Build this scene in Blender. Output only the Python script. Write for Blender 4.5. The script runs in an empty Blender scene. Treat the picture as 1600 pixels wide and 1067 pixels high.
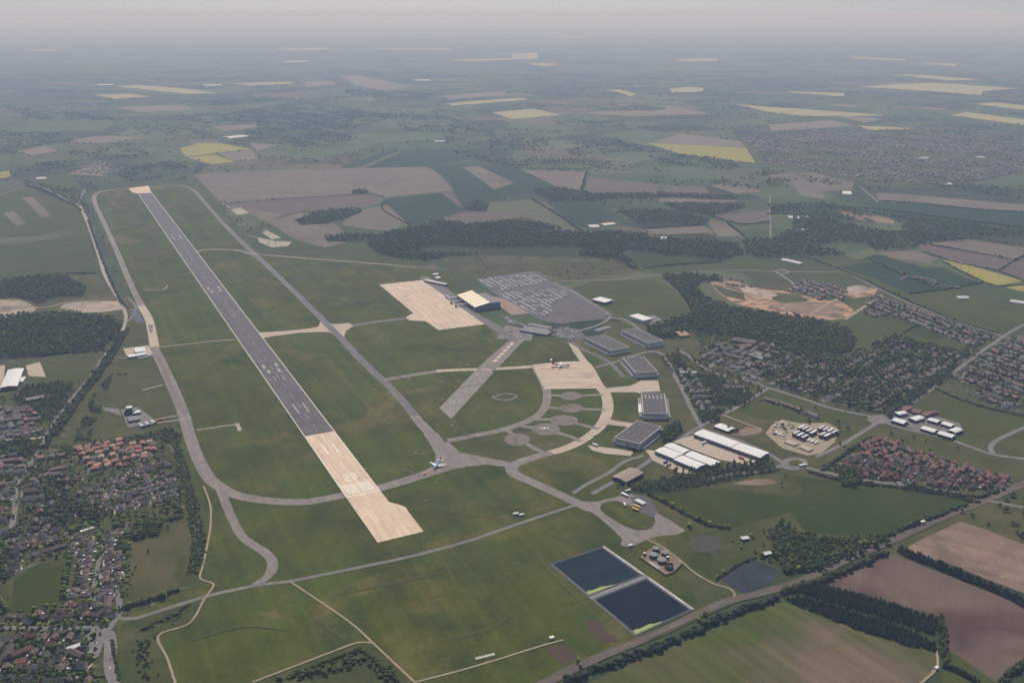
import bpy, math, random
import numpy as np
from mathutils import Vector, noise
from mathutils.geometry import tessellate_polygon
random.seed(7); rng=np.random.default_rng(7)
sc=bpy.context.scene; col=sc.collection
R=math.radians
# ---------------------------------------------------------------- survey: photo pixel -> ground point
H=822.0; F=1550.0; PITCH=math.atan((533.5-20)/F)
CP,SP=math.cos(PITCH),math.sin(PITCH)
def G(x,y,h=0.0):
    dx=x-800.0; v=y-533.5
    dy=F*CP-v*SP; dz=-F*SP-v*CP
    k=-(H-h)/dz
    return (dx*k,dy*k)
def W(pts,h=0.0): return [G(p[0],p[1],h) for p in pts]
def L(s):
    """'x,y x,y' -> list of pixel points"""
    return [tuple(float(c) for c in t.split(',')) for t in s.split()]
def inpoly(x,y,P):
    c=False; j=len(P)-1
    for i in range(len(P)):
        xi,yi=P[i]; xj,yj=P[j]
        if (yi>y)!=(yj>y) and x<(xj-xi)*(y-yi)/(yj-yi)+xi: c=not c
        j=i
    return c
def inpoly_np(X,Y,P):
    c=np.zeros(len(X),bool); j=len(P)-1
    for i in range(len(P)):
        xi,yi=P[i]; xj,yj=P[j]
        if yi!=yj: c^=((yi>Y)!=(yj>Y))&(X<(xj-xi)*(Y-yi)/(yj-yi)+xi)
        j=i
    return c
def smooth(pts,step=12.0,closed=False):
    P=[Vector(p) for p in pts]; out=[]; n=len(P)
    rngi=range(n) if closed else range(n-1)
    for i in rngi:
        p1,p2=P[i],P[(i+1)%n]
        p0=P[i-1] if (i>0 or closed) else p1*2-p2
        p3=P[(i+2)%n] if (i+2<n or closed) else p2*2-p1
        m=max(1,min(24,int((p2-p1).length/step)))
        for k in range(m):
            t=k/m
            q=0.5*((2*p1)+(p2-p0)*t+(2*p0-5*p1+4*p2-p3)*t*t+(3*p1-p0-3*p2+p3)*t**3)
            out.append((q.x,q.y))
    if not closed: out.append(tuple(P[-1]))
    return out
# ---------------------------------------------------------------- materials
def col4(c): return (c[0],c[1],c[2],1)
class NT:
    def __init__(s,name):
        s.m=bpy.data.materials.new(name); s.m.use_nodes=True
        s.t=s.m.node_tree; s.t.nodes.clear()
        s.o=s.n('ShaderNodeOutputMaterial'); s.b=s.n('ShaderNodeBsdfPrincipled')
        s.l(s.b.outputs[0],s.o.inputs[0])
        g=s.n('ShaderNodeNewGeometry'); s.pos=g.outputs['Position']; s.isl=g.outputs['Random Per Island']
    def n(s,k,**kw):
        x=s.t.nodes.new(k)
        for a,b in kw.items(): setattr(x,a,b)
        return x
    def l(s,a,b): s.t.links.new(a,b)
    def noise(s,size,detail=3,rough=.55,vec=None,dist=0):
        x=s.n('ShaderNodeTexNoise'); x.inputs['Scale'].default_value=1.0/size
        x.inputs['Detail'].default_value=detail; x.inputs['Roughness'].default_value=rough; x.inputs['Distortion'].default_value=dist
        s.l(vec or s.pos,x.inputs['Vector']); return x.outputs['Fac']
    def mapr(s,v,a,b,c=0,d=1):
        x=s.n('ShaderNodeMapRange'); s.l(v,x.inputs[0])
        for i,q in enumerate((a,b,c,d)): x.inputs[i+1].default_value=q
        return x.outputs[0]
    def mix(s,f,a,b,mode='MIX'):
        x=s.n('ShaderNodeMix',data_type='RGBA',blend_type=mode)
        if isinstance(f,(int,float)): x.inputs[0].default_value=f
        else: s.l(f,x.inputs[0])
        for i,q in ((6,a),(7,b)):
            if isinstance(q,tuple): x.inputs[i].default_value=col4(q)
            else: s.l(q,x.inputs[i])
        return x.outputs[2]
    def rot(s,ang,sx=1,sy=1):
        x=s.n('ShaderNodeMapping'); s.l(s.pos,x.inputs[0]); x.inputs['Rotation'].default_value=(0,0,-ang)
        y=s.n('ShaderNodeMapping'); s.l(x.outputs[0],y.inputs[0]); y.inputs['Scale'].default_value=(sx,sy,1)
        return y.outputs[0]
    def ramp(s,v,stops,const=False):
        x=s.n('ShaderNodeValToRGB'); s.l(v,x.inputs[0]); e=x.color_ramp.elements
        if const: x.color_ramp.interpolation='CONSTANT'
        while len(e)<len(stops): e.new(.5)
        for q,(p,c) in zip(e,stops): q.position=p; q.color=col4(c)
        return x.outputs[0]
    def grey(s,v):
        x=s.n('ShaderNodeCombineColor')
        for i in range(3): s.l(v,x.inputs[i])
        return x.outputs[0]
    def done(s,c,rough=.9,metal=0,spec=.2):
        if isinstance(c,tuple): s.b.inputs['Base Color'].default_value=col4(c)
        else: s.l(c,s.b.inputs['Base Color'])
        s.b.inputs['Roughness'].default_value=rough; s.b.inputs['Metallic'].default_value=metal
        s.b.inputs['Specular IOR Level'].default_value=spec
        return s.m
def patch(name,c1,c2,size=120,c3=None,size3=300,fine=6,amp=.22,band=None,band_amp=.12,th3=(.5,.72)):
    """ground cover: two tones in patches, a third in larger patches, fine grain, optional drill rows (angle, width)"""
    t=NT(name)
    f=t.mapr(t.noise(size,4,.6),.35,.65); c=t.mix(f,c1,c2)
    if c3: c=t.mix(t.mapr(t.noise(size3,3,.6,dist=.6),*th3),c,c3)
    if band:
        v=t.rot(band[0],1/band[1],1/(band[1]*14)); w=t.noise(1,2,.5,vec=v)
        c=t.mix(1,c,t.grey(t.mapr(w,.3,.7,1-band_amp,1+band_amp)),'MULTIPLY')
    g=t.mapr(t.noise(fine,5,.7),.25,.75,1-amp,1+amp)
    c=t.mix(1,c,t.grey(g),'MULTIPLY')
    return t.done(c,.95,0,.1)
def plain(name,c,rough=.7,var=.12,size=6,metal=0,spec=.3,streak=None):
    t=NT(name); v=t.rot(streak[0],1/streak[1],1/streak[2]) if streak else None
    n=t.noise(1 if streak else size,4,.6,vec=v)
    return t.done(t.mix(1,c,t.grey(t.mapr(n,.3,.7,1-var,1+var)),'MULTIPLY'),rough,metal,spec)
def ang_px(a,b):
    p,q=G(*a),G(*b); return math.atan2(q[1]-p[1],q[0]-p[0])
RWY=ang_px((540,776.5),(215.5,303))
M={}
def airgrass():
    t=NT('airfield_grass')
    c=t.mix(t.mapr(t.noise(95,5,.65,dist=.4),.36,.64),(.034,.050,.006),(.074,.080,.009))
    c=t.mix(t.mapr(t.noise(420,3,.6,dist=.8),.46,.68,0,.85),c,(.062,.086,.009))
    c=t.mix(t.mapr(t.noise(210,5,.7,dist=1.0),.54,.70,0,.85),c,(.135,.105,.036))
    c=t.mix(t.mapr(t.noise(33,4,.7),.60,.78,0,.6),c,(.095,.080,.028))
    c=t.mix(1,c,t.grey(t.mapr(t.noise(1,2,.5,vec=t.rot(RWY,1/600,1/14)),.3,.7,.84,1.16)),'MULTIPLY')
    c=t.mix(1,c,t.grey(t.mapr(t.noise(9,5,.75),.25,.75,.72,1.28)),'MULTIPLY')
    return t.done(c,.95,0,.1)
M['airgrass']=airgrass()
M['rough']=patch('rough_grass',(.046,.056,.012),(.080,.077,.026),60,(.108,.09,.042),220,5,.3,th3=(.5,.75))
M['pasture']=patch('pasture_grass',(.046,.060,.011),(.062,.074,.016),140,(.085,.083,.028),300,5,.15,th3=(.55,.85))
M['lush']=patch('lush_grass',(.028,.043,.004),(.040,.054,.006),130,None,0,5,.14,(R(35),16),.08)  # green lowered to carry cloud and vignette darkening over the near-right field
M['crop']=patch('young_crop',(.017,.037,.019),(.023,.044,.022),200,None,0,6,.12,(R(20),18),.10)
M['crop2']=patch('pale_crop',(.085,.10,.05),(.105,.11,.058),160,None,0,6,.12,(R(70),18),.08)
M['brown']=patch('ploughed_earth',(.142,.118,.094),(.166,.138,.108),220,(.112,.094,.078),330,5,.10,(R(15),12),.07,(.5,.75))
M['dbrown']=patch('dark_earth',(.105,.082,.076),(.128,.10,.088),160,None,0,5,.10,(R(28),12),.07)
M['near_brown']=patch('fine_tilth',(.145,.103,.082),(.115,.082,.067),150,(.078,.045,.038),200,5,.10,(ang_px((1260,915),(1460,965)),10),.08,(.46,.62))  # soil tones include the cloud and vignette darkening of the near-right corner
M['drilled']=patch('drilled_field',(.060,.078,.016),(.082,.084,.026),200,(.142,.100,.075),330,5,.12,(ang_px((935,1060),(1210,945)),14),.24,(.5,.68))  # crop colour darkened too, standing in for vignette and cloud shade
M['sand']=patch('stripped_sand',(.255,.175,.13),(.19,.135,.105),60,(.11,.08,.062),110,6,.25,(R(60),14),.2,(.55,.75))
M['rape']=patch('rapeseed_bloom',(.235,.215,.05),(.29,.255,.06),150,(.175,.175,.055),200,8,.1,(R(-25),18),.08,(.6,.85))
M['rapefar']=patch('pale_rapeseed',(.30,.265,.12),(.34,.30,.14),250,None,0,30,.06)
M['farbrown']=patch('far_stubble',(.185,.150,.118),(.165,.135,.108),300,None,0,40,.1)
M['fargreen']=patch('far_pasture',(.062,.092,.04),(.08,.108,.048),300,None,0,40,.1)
M['redearth']=patch('building_site_earth',(.36,.19,.118),(.47,.31,.21),22,(.13,.105,.08),38,5,.4,th3=(.46,.6))
M['pit']=patch('gravel_pit_floor',(.42,.34,.27),(.30,.25,.21),40,(.12,.11,.09),60,6,.3,th3=(.5,.68))
M['garden']=patch('garden_plots',(.034,.048,.010),(.074,.078,.020),14,(.14,.12,.10),19,4,.4,th3=(.54,.68))
M['woodfloor']=patch('woodland_floor',(.028,.037,.014),(.04,.048,.02),30,None,0,5,.3)
M['scrubland']=patch('scrub_grass',(.040,.054,.011),(.062,.070,.018),35,(.10,.09,.04),80,5,.35,th3=(.55,.75))
M['heath']=patch('burnt_heath',(.085,.055,.038),(.065,.048,.033),25,None,0,4,.35)
M['darkscrub']=patch('dark_rough_grass',(.046,.050,.022),(.054,.055,.026),50,None,0,5,.2)
M['worn']=plain('worn_grass',(.085,.080,.035),.95,.25,5)
M['oldpad']=patch('weathered_pad',(.215,.18,.162),(.15,.135,.115),14,(.09,.095,.05),30,4,.3,th3=(.56,.7))
M['fadedpad']=patch('faded_pad',(.075,.070,.068),(.058,.060,.042),12,None,0,4,.25)
M['yard']=plain('yard_concrete',(.40,.33,.265),.9,.18,9)
M['concrete']=None
def concrete(name,c,ang,stain=.22,c2=None):
    t=NT(name)
    f=t.noise(1,4,.6,vec=t.rot(ang,1/90,1/7.5)); a=t.mix(1,c,t.grey(t.mapr(f,.3,.7,1-stain,1+stain*.5)),'MULTIPLY')
    b=t.mix(t.mapr(t.noise(70,4,.65),.52,.72,0,.55),a,c2 or tuple(q*.62 for q in c))
    v=t.rot(ang,1/7.6,1/7.6)
    br=t.n('ShaderNodeTexBrick'); t.l(v,br.inputs['Vector']); br.offset=0
    br.inputs['Scale'].default_value=1; br.inputs['Mortar Size'].default_value=.03; br.inputs['Brick Width'].default_value=1; br.inputs['Row Height'].default_value=1
    br.inputs['Color1'].default_value=(1.04,1.04,1.04,1); br.inputs['Color2'].default_value=(.93,.93,.93,1); br.inputs['Mortar'].default_value=(.72,.7,.68,1)
    return t.done(t.mix(1,b,br.outputs[0],'MULTIPLY'),.9,0,.2)
M['concrete']=concrete('runway_concrete',(.655,.515,.395),RWY,.20,(.52,.40,.30))
M['apron']=concrete('apron_concrete',(.61,.485,.385),ang_px((592.5,445),(685,516)),.24)
M['apron2']=concrete('stained_concrete',(.55,.44,.345),ang_px((840,590),(925,585)),.34,(.25,.205,.185))
M['beige']=concrete('taxiway_concrete',(.47,.385,.31),R(40),.14)
M['oldcon']=patch('weathered_concrete',(.36,.325,.29),(.15,.14,.13),6,(.22,.20,.18),30,3,.3,th3=(.5,.62))
def tarmac(name,c,ang,var=.14):
    t=NT(name)
    a=t.mix(1,c,t.grey(t.mapr(t.noise(1,4,.6,vec=t.rot(ang,1/120,1/5)),.3,.7,1-var,1+var)),'MULTIPLY')
    a=t.mix(1,a,t.grey(t.mapr(t.noise(26,6,.75,dist=.5),.3,.7,.72,1.24)),'MULTIPLY')
    return t.done(a,.85,0,.25)
M['runway']=tarmac('runway_asphalt',(.098,.091,.100),RWY,.22)
M['taxi']=tarmac('taxiway_asphalt',(.135,.125,.13),RWY,.12)
M['taxiold']=tarmac('weathered_asphalt',(.195,.170,.160),R(115),.16)
M['road']=tarmac('road_asphalt',(.165,.152,.148),R(45),.14)
M['street']=tarmac('street_asphalt',(.15,.14,.138),R(80),.14)
M['carpark']=tarmac('car_park_asphalt',(.095,.086,.095),R(110),.1)
M['darktar']=tarmac('dark_asphalt',(.085,.08,.086),R(10),.2)
M['track']=plain('sandy_track',(.29,.235,.165),.95,.2,10)
M['gravelroad']=plain('pale_gravel',(.33,.29,.245),.95,.2,12)
M['ballast']=tarmac('track_ballast',(.125,.098,.082),ang_px((900,1040),(1100,955)),.3)
M['rail']=plain('rusty_rail_bed',(.085,.065,.055),.8,.2,8)
M['paint']=plain('worn_white_paint',(.74,.70,.63),.8,.14,4); M['rubber']=plain('tyre_rubber_streak',(.055,.052,.056),.9,.2,6); M['rubbercon']=plain('tyre_streak_on_concrete',(.44,.35,.27),.9,.25,6); M['oldpaint']=plain('faded_paint',(.29,.28,.27),.8,.35,3)
M['brick_pave']=plain('red_block_paving',(.26,.18,.15),.9,.3,9)
M['liner']=plain('grey_pond_liner',(.13,.13,.145),.6,.2,9)
M['riprap']=patch('pale_concrete_bank',(.55,.52,.50),(.36,.34,.33),7,(.20,.19,.18),16,3,.3,th3=(.58,.68))
def water(name,c,rough=.12):
    t=NT(name); b=t.n('ShaderNodeBump'); b.inputs['Strength'].default_value=.15; t.l(t.noise(3,3),b.inputs['Height']); t.l(b.outputs[0],t.b.inputs['Normal'])
    m=t.done(t.mix(t.mapr(t.noise(38,5,.65,dist=.6),.38,.72),c,tuple(q*1.9 for q in c)),rough,0,.04); return m
M['water_green']=water('green_lagoon_water',(.008,.017,.022))
M['water_blue']=water('blue_lagoon_water',(.006,.010,.017))
M['water_pond']=water('pond_water',(.028,.033,.038))
M['algae']=plain('yellow_green_algae',(.28,.34,.10),.9,.1,8)
# trees
def foliage(name,stops,island=True,spread=3.0):
    t=NT(name)
    if island: c=t.ramp(t.isl,stops)
    else:
        oi=t.n('ShaderNodeObjectInfo'); c=t.ramp(oi.outputs['Random'],stops)
    c=t.mix(1,c,t.grey(t.mapr(t.noise(spread,4,.7),.25,.75,.55,1.5)),'MULTIPLY')
    return t.done(c,.9,0,.12)
FS=[(0,(.025,.042,.008)),(.35,(.050,.076,.012)),(.7,(.086,.116,.018)),(.9,(.14,.16,.026)),(1,(.19,.185,.035))]
M['wood']=foliage('broadleaf_foliage',FS)
M['tree']=foliage('garden_tree_foliage',[(p,tuple(q*1.55 for q in c)) for p,c in FS],False,2.2)
M['conifer']=foliage('conifer_foliage',[(0,(.020,.031,.018)),(.6,(.030,.044,.022)),(1,(.042,.058,.026))])
M['hedge']=foliage('hedge_foliage',[(0,(.026,.038,.014)),(.6,(.040,.056,.018)),(1,(.058,.074,.024))])
M['scrub']=foliage('scrub_foliage',[(0,(.034,.050,.013)),(.6,(.058,.080,.018)),(1,(.092,.112,.028))])
M['bark']=plain('bark',(.09,.07,.05),.95,.2,1)
# buildings
def roofm(name,c,ang=0,pitch=1.0,amp=.1): return plain(name,c,.75,.14,2.5)
M['r_orange']=roofm('orange_pantile',(.285,.12,.08)); M['r_red']=roofm('red_tile',(.165,.068,.056)); M['r_brown']=roofm('brown_tile',(.128,.088,.074))
M['r_grey']=roofm('grey_slate',(.112,.104,.108)); M['r_pink']=roofm('salmon_tile',(.36,.205,.15)); M['r_dark']=roofm('dark_tile',(.066,.055,.053))
M['wall_brick']=plain('brick_wall',(.20,.125,.09),.9,.15,2); M['wall_render']=plain('cream_render',(.62,.58,.52),.9,.1,2)
M['hangar_wall']=plain('grey_hangar_cladding',(.74,.71,.69),.8,.10,8); M['hangar_roof']=None
M['parapet']=plain('concrete_parapet',(.42,.40,.38),.9,.12,5); M['glazing']=plain('dark_glazing',(.035,.04,.05),.2,.2,3,0,.5)
def seamed(name,c,per,dk=.8):
    t=NT(name); tc=t.n('ShaderNodeTexCoord'); w=t.n('ShaderNodeTexWave'); w.inputs['Scale'].default_value=.314/per; w.bands_direction='X'; t.l(tc.outputs['Object'],w.inputs['Vector'])
    a=t.mix(1,c,t.grey(t.mapr(w.outputs['Fac'],.0,.16,dk,1)),'MULTIPLY')
    a=t.mix(1,a,t.grey(t.mapr(t.noise(7,5,.7),.3,.7,.84,1.08)),'MULTIPLY'); return t.done(a,.6,0,.2)
M['white_roof']=seamed('white_sheet_roof',(.72,.72,.72),6,.62); M['cream_roof']=plain('cream_sheet_roof',(.80,.70,.50),.5,.06,10)
M['cream_rib']=plain('tan_roof_valley',(.40,.32,.22),.7,.1,10)
M['blue_clad']=plain('blue_grey_cladding',(.15,.17,.23),.6,.12,6); M['dark_clad']=plain('dark_cladding',(.055,.055,.065),.7,.15,5)
M['tan_roof']=plain('tan_asbestos_roof',(.29,.235,.185),.9,.14,6); M['hangar_roof']=seamed('felt_hangar_roof',(.040,.036,.043),9,1.05); M['lgrey']=plain('light_grey_sheet',(.46,.46,.47),.6,.1,6)
M['mgrey']=plain('mid_grey_felt',(.20,.195,.20),.9,.16,6); M['tank']=plain('green_grey_tank',(.19,.205,.195),.8,.18,3)
M['steel']=plain('galvanised_steel',(.42,.43,.45),.45,.12,3,.3); M['white']=plain('white_paint',(.78,.78,.77),.4,.05,3)
M['orange']=plain('orange_paint',(.62,.22,.09),.6,.1,3); M['yellow']=plain('yellow_paint',(.62,.40,.06),.5,.1,3); M['redp']=plain('red_paint',(.42,.03,.03),.4,.1,3)
M['planeblue']=plain('sky_blue_airliner_paint',(.16,.34,.62),.3,.05,6); M['navy']=plain('navy_paint',(.02,.05,.16),.35,.05,3)
M['black']=plain('black_rubber',(.02,.02,.022),.8,.2,2); M['silver']=plain('silver_car_paint',(.44,.45,.47),.3,.06,3,.4); M['carblack']=plain('black_car_paint',(.03,.03,.034),.3,.1,3,0,.5)
M['carblue']=plain('blue_car_paint',(.05,.09,.24),.3,.1,3,0,.5); M['solar']=plain('blue_grey_panels',(.12,.15,.21),.3,.2,4)
def carpaint():
    t=NT('mixed_car_paint')
    c=t.ramp(t.isl,[(0,(.80,.80,.80)),(.48,(.55,.56,.58)),(.72,(.045,.045,.05)),(.82,(.06,.09,.22)),(.88,(.30,.04,.04)),(.92,(.14,.15,.16)),(.96,(.62,.62,.6))],True)
    return t.done(c,.35,0,.45)
M['cars']=carpaint()
# ---------------------------------------------------------------- object helpers
def tag(o,label=None,cat=None,group=None,kind=None):
    if label: o['label']=label
    if cat: o['category']=cat
    if group: o['group']=group
    if kind: o['kind']=kind
    return o
def link(name,me,parent=None):
    o=bpy.data.objects.new(name,me); col.objects.link(o)
    if parent: o.parent=parent
    return o
def empty(name,loc,rz,label,cat,group=None):
    o=bpy.data.objects.new(name,None); col.objects.link(o); o.location=loc; o.rotation_euler=(0,0,rz)
    o.empty_display_size=1
    return tag(o,label,cat,group)
class MB:
    """collects polygons with material slots; build() makes one mesh"""
    def __init__(s): s.v=[]; s.f=[]; s.mi=[]; s.mats=[]
    def slot(s,m):
        if m not in s.mats: s.mats.append(m)
        return s.mats.index(m)
    def poly(s,pts,m):
        b=len(s.v); s.v+= [tuple(p) for p in pts]; s.f.append(tuple(range(b,b+len(pts)))); s.mi.append(s.slot(m))
    def raw(s,vs,fs,m):
        b=len(s.v); s.v+=[tuple(p) for p in vs]; k=s.slot(m)
        for f in fs: s.f.append(tuple(b+i for i in f)); s.mi.append(k)
    def box(s,x0,x1,y0,y1,z0,z1,m,top=None,bottom=False):
        v=[(x0,y0,z0),(x1,y0,z0),(x1,y1,z0),(x0,y1,z0),(x0,y0,z1),(x1,y0,z1),(x1,y1,z1),(x0,y1,z1)]
        s.raw(v,[(0,1,5,4),(1,2,6,5),(2,3,7,6),(3,0,4,7)]+([(3,2,1,0)] if bottom else []),m); s.raw(v[4:],[(0,1,2,3)],top or m)
    def cyl(s,x,y,r,z0,z1,m,n=16,top=None,r1=None,cap=True):
        r1=r if r1 is None else r1
        a=[2*math.pi*i/n for i in range(n)]
        v=[(x+r*math.cos(t),y+r*math.sin(t),z0) for t in a]+[(x+r1*math.cos(t),y+r1*math.sin(t),z1) for t in a]
        s.raw(v,[(i,(i+1)%n,n+(i+1)%n,n+i) for i in range(n)],m)
        if cap: s.raw(v[n:],[tuple(range(n))],top or m)
    def loft(s,rings,m,cap=True):
        n=len(rings[0]); v=[p for r in rings for p in r]; fs=[]
        for k in range(len(rings)-1):
            for i in range(n): fs.append((k*n+i,k*n+(i+1)%n,(k+1)*n+(i+1)%n,(k+1)*n+i))
        if cap: fs+= [tuple(range(n))[::-1],tuple(range((len(rings)-1)*n,len(rings)*n))]
        s.raw(v,fs,m)
    def mesh(s,name,smooth_=False):
        me=bpy.data.meshes.new(name); me.from_pydata(s.v,[],s.f)
        for m in s.mats: me.materials.append(M[m] if isinstance(m,str) else m)
        me.polygons.foreach_set('material_index',s.mi)
        if smooth_: me.polygons.foreach_set('use_smooth',[True]*len(s.f))
        me.update(); return me
    def build(s,name,parent=None,smooth_=False): return link(name,s.mesh(name,smooth_),parent)
# ground sheets
FIELDS_W=[]
class Z: field=0; road=0; mark=0
def sheet(name,pts,m,z,parent=None,kind='structure'):
    P=[Vector((p[0],p[1],0)) for p in pts]
    tri=tessellate_polygon([P]); vs=[(p.x,p.y,z) for p in P]; fs=[]
    for a,b,c in tri:
        n=(P[b]-P[a]).cross(P[c]-P[a]).z
        if abs(n)<1e-6: continue
        fs.append((a,b,c) if n>0 else (a,c,b))
    me=bpy.data.meshes.new(name); me.from_pydata(vs,[],fs); me.materials.append(M[m]); me.update()
    o=link(name,me,parent)
    if kind and not parent: o['kind']=kind
    return o
def field(name,s,m,sm=False,wob=0):
    Z.field+=1; pts=W(L(s) if isinstance(s,str) else s)
    if sm: pts=smooth(pts,14,True)
    FIELDS_W.append(pts)
    return sheet(name,pts,m,.02+.003*Z.field)
def rdz(): Z.road+=1; return .66+.003*Z.road
def pave(name,s,m,sm=False):
    pts=W(L(s) if isinstance(s,str) else s)
    if sm: pts=smooth(pts,8,True)
    return sheet(name,pts,m,rdz())
def ribbon_w(pts,w):
    n=len(pts); Lf=[];Rt=[]
    for i,p in enumerate(pts):
        a=pts[max(0,i-1)]; b=pts[min(n-1,i+1)]
        d=Vector((b[0]-a[0],b[1]-a[1])); d=d.normalized() if d.length>1e-6 else Vector((1,0))
        ww=w[min(len(w)-1,int(i/max(1,n-1)*(len(w)-1)+.5))] if isinstance(w,(list,tuple)) else w
        Lf.append((p[0]-d.y*ww/2,p[1]+d.x*ww/2)); Rt.append((p[0]+d.y*ww/2,p[1]-d.x*ww/2))
    return Lf,Rt
def ribbon(name,s,w,m,z=None,parent=None,sm=True,world=False):
    pts=s if world else W(L(s))
    if sm and len(pts)>2: pts=smooth(pts,8)
    Lf,Rt=ribbon_w(pts,w); n=len(pts); z=rdz() if z is None else z
    vs=[(p[0],p[1],z) for p in Lf]+[(p[0],p[1],z) for p in Rt]
    fs=[(n+i,n+i+1,i+1,i) for i in range(n-1)]
    me=bpy.data.meshes.new(name); me.from_pydata(vs,[],fs); me.materials.append(M[m]); me.update()
    o=link(name,me,parent)
    if not parent: o['kind']='structure'
    return o
# big merged meshes
def bigmesh(name,V,Fa,mats,MI=None,smooth_=False):
    """V (n,3); Fa list of int arrays (k,3) or (k,4); MI list of arrays"""
    me=bpy.data.meshes.new(name); me.vertices.add(len(V)); me.vertices.foreach_set('co',np.asarray(V,np.float32).ravel())
    lp=np.concatenate([f.ravel() for f in Fa]); tot=np.concatenate([np.full(len(f),f.shape[1]) for f in Fa])
    me.loops.add(len(lp)); me.loops.foreach_set('vertex_index',lp.astype(np.int32))
    me.polygons.add(len(tot)); st=np.concatenate([[0],np.cumsum(tot)[:-1]])
    me.polygons.foreach_set('loop_start',st.astype(np.int32))
    if MI is not None: me.polygons.foreach_set('material_index',np.concatenate(MI).astype(np.int32))
    for m in mats: me.materials.append(M[m])
    me.update(calc_edges=True); me.validate(); return me
# ---------------------------------------------------------------- camera, sky, sun, haze
cam=bpy.data.cameras.new('camera'); co=bpy.data.objects.new('camera',cam); col.objects.link(co)
co.location=(0,0,H); co.rotation_euler=(math.pi/2-PITCH,0,0); cam.sensor_width=36; cam.lens=F/1600*36; cam.clip_start=5; cam.clip_end=200000
sc.camera=co
SUN_EL,SUN_AZ=R(50),R(-6)
w=bpy.data.worlds.new('World'); sc.world=w; w.use_nodes=True; nt=w.node_tree
bg=nt.nodes['Background']; sk=nt.nodes.new('ShaderNodeTexSky'); sk.sky_type='NISHITA'; sk.sun_disc=False
sk.sun_elevation=SUN_EL; sk.sun_rotation=SUN_AZ; sk.altitude=100; sk.air_density=1.0; sk.dust_density=1.4; sk.ozone_density=1.6
tc=nt.nodes.new('ShaderNodeTexCoord'); sx=nt.nodes.new('ShaderNodeSeparateXYZ'); cx=nt.nodes.new('ShaderNodeCombineXYZ'); mx=nt.nodes.new('ShaderNodeMath'); mx.operation='MAXIMUM'; mx.inputs[1].default_value=.08
nt.links.new(tc.outputs['Generated'],sx.inputs[0]); nt.links.new(sx.outputs[2],mx.inputs[0])
for i in (0,1): nt.links.new(sx.outputs[i],cx.inputs[i])
nt.links.new(mx.outputs[0],cx.inputs[2]); nt.links.new(cx.outputs[0],sk.inputs[0])
tn=nt.nodes.new('ShaderNodeMix'); tn.data_type='RGBA'; tn.blend_type='MULTIPLY'; tn.inputs[0].default_value=1; tn.inputs[7].default_value=(1,.93,.965,1); nt.links.new(sk.outputs[0],tn.inputs[6]); nt.links.new(tn.outputs[2],bg.inputs[0]); bg.inputs[1].default_value=.07
sl=bpy.data.lights.new('sun','SUN'); sl.energy=3.9; sl.angle=R(.5); sl.color=(1,.94,.83)
so=bpy.data.objects.new('sun',sl); col.objects.link(so)
d=Vector((math.sin(SUN_AZ)*math.cos(SUN_EL),math.cos(SUN_AZ)*math.cos(SUN_EL),math.sin(SUN_EL)))
so.rotation_euler=(-d).to_track_quat('-Z','Y').to_euler(); so.location=(0,3000,3000)
sc.view_settings.view_transform='Standard'; sc.view_settings.look='None'; sc.view_settings.exposure=.1; sc.view_settings.gamma=1
sc.cycles.volume_bounces=0; sc.cycles.max_bounces=4; sc.cycles.diffuse_bounces=2; sc.cycles.use_denoising=True
def haze():
    m=bpy.data.materials.new('haze_air'); m.use_nodes=True; t=m.node_tree; t.nodes.clear()
    o=t.nodes.new('ShaderNodeOutputMaterial'); v=t.nodes.new('ShaderNodeVolumePrincipled')
    v.inputs['Color'].default_value=(.50,.66,1.0,1); v.inputs['Absorption Color'].default_value=(1,.90,1,1); v.inputs['Density'].default_value=HZ; v.inputs['Anisotropy'].default_value=.14
    t.links.new(v.outputs[0],o.inputs['Volume'])
    b=MB(); b.mats=[m]; b.slot=lambda q:0
    b.box(-105000,105000,-8000,105000,-2,H+45,m,None,True)
    me=b.mesh('haze'); o=link('haze',me); tag(o,'pale even summer haze over the whole landscape','haze',None,'stuff')
HZ=7.7e-5
haze()
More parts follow.
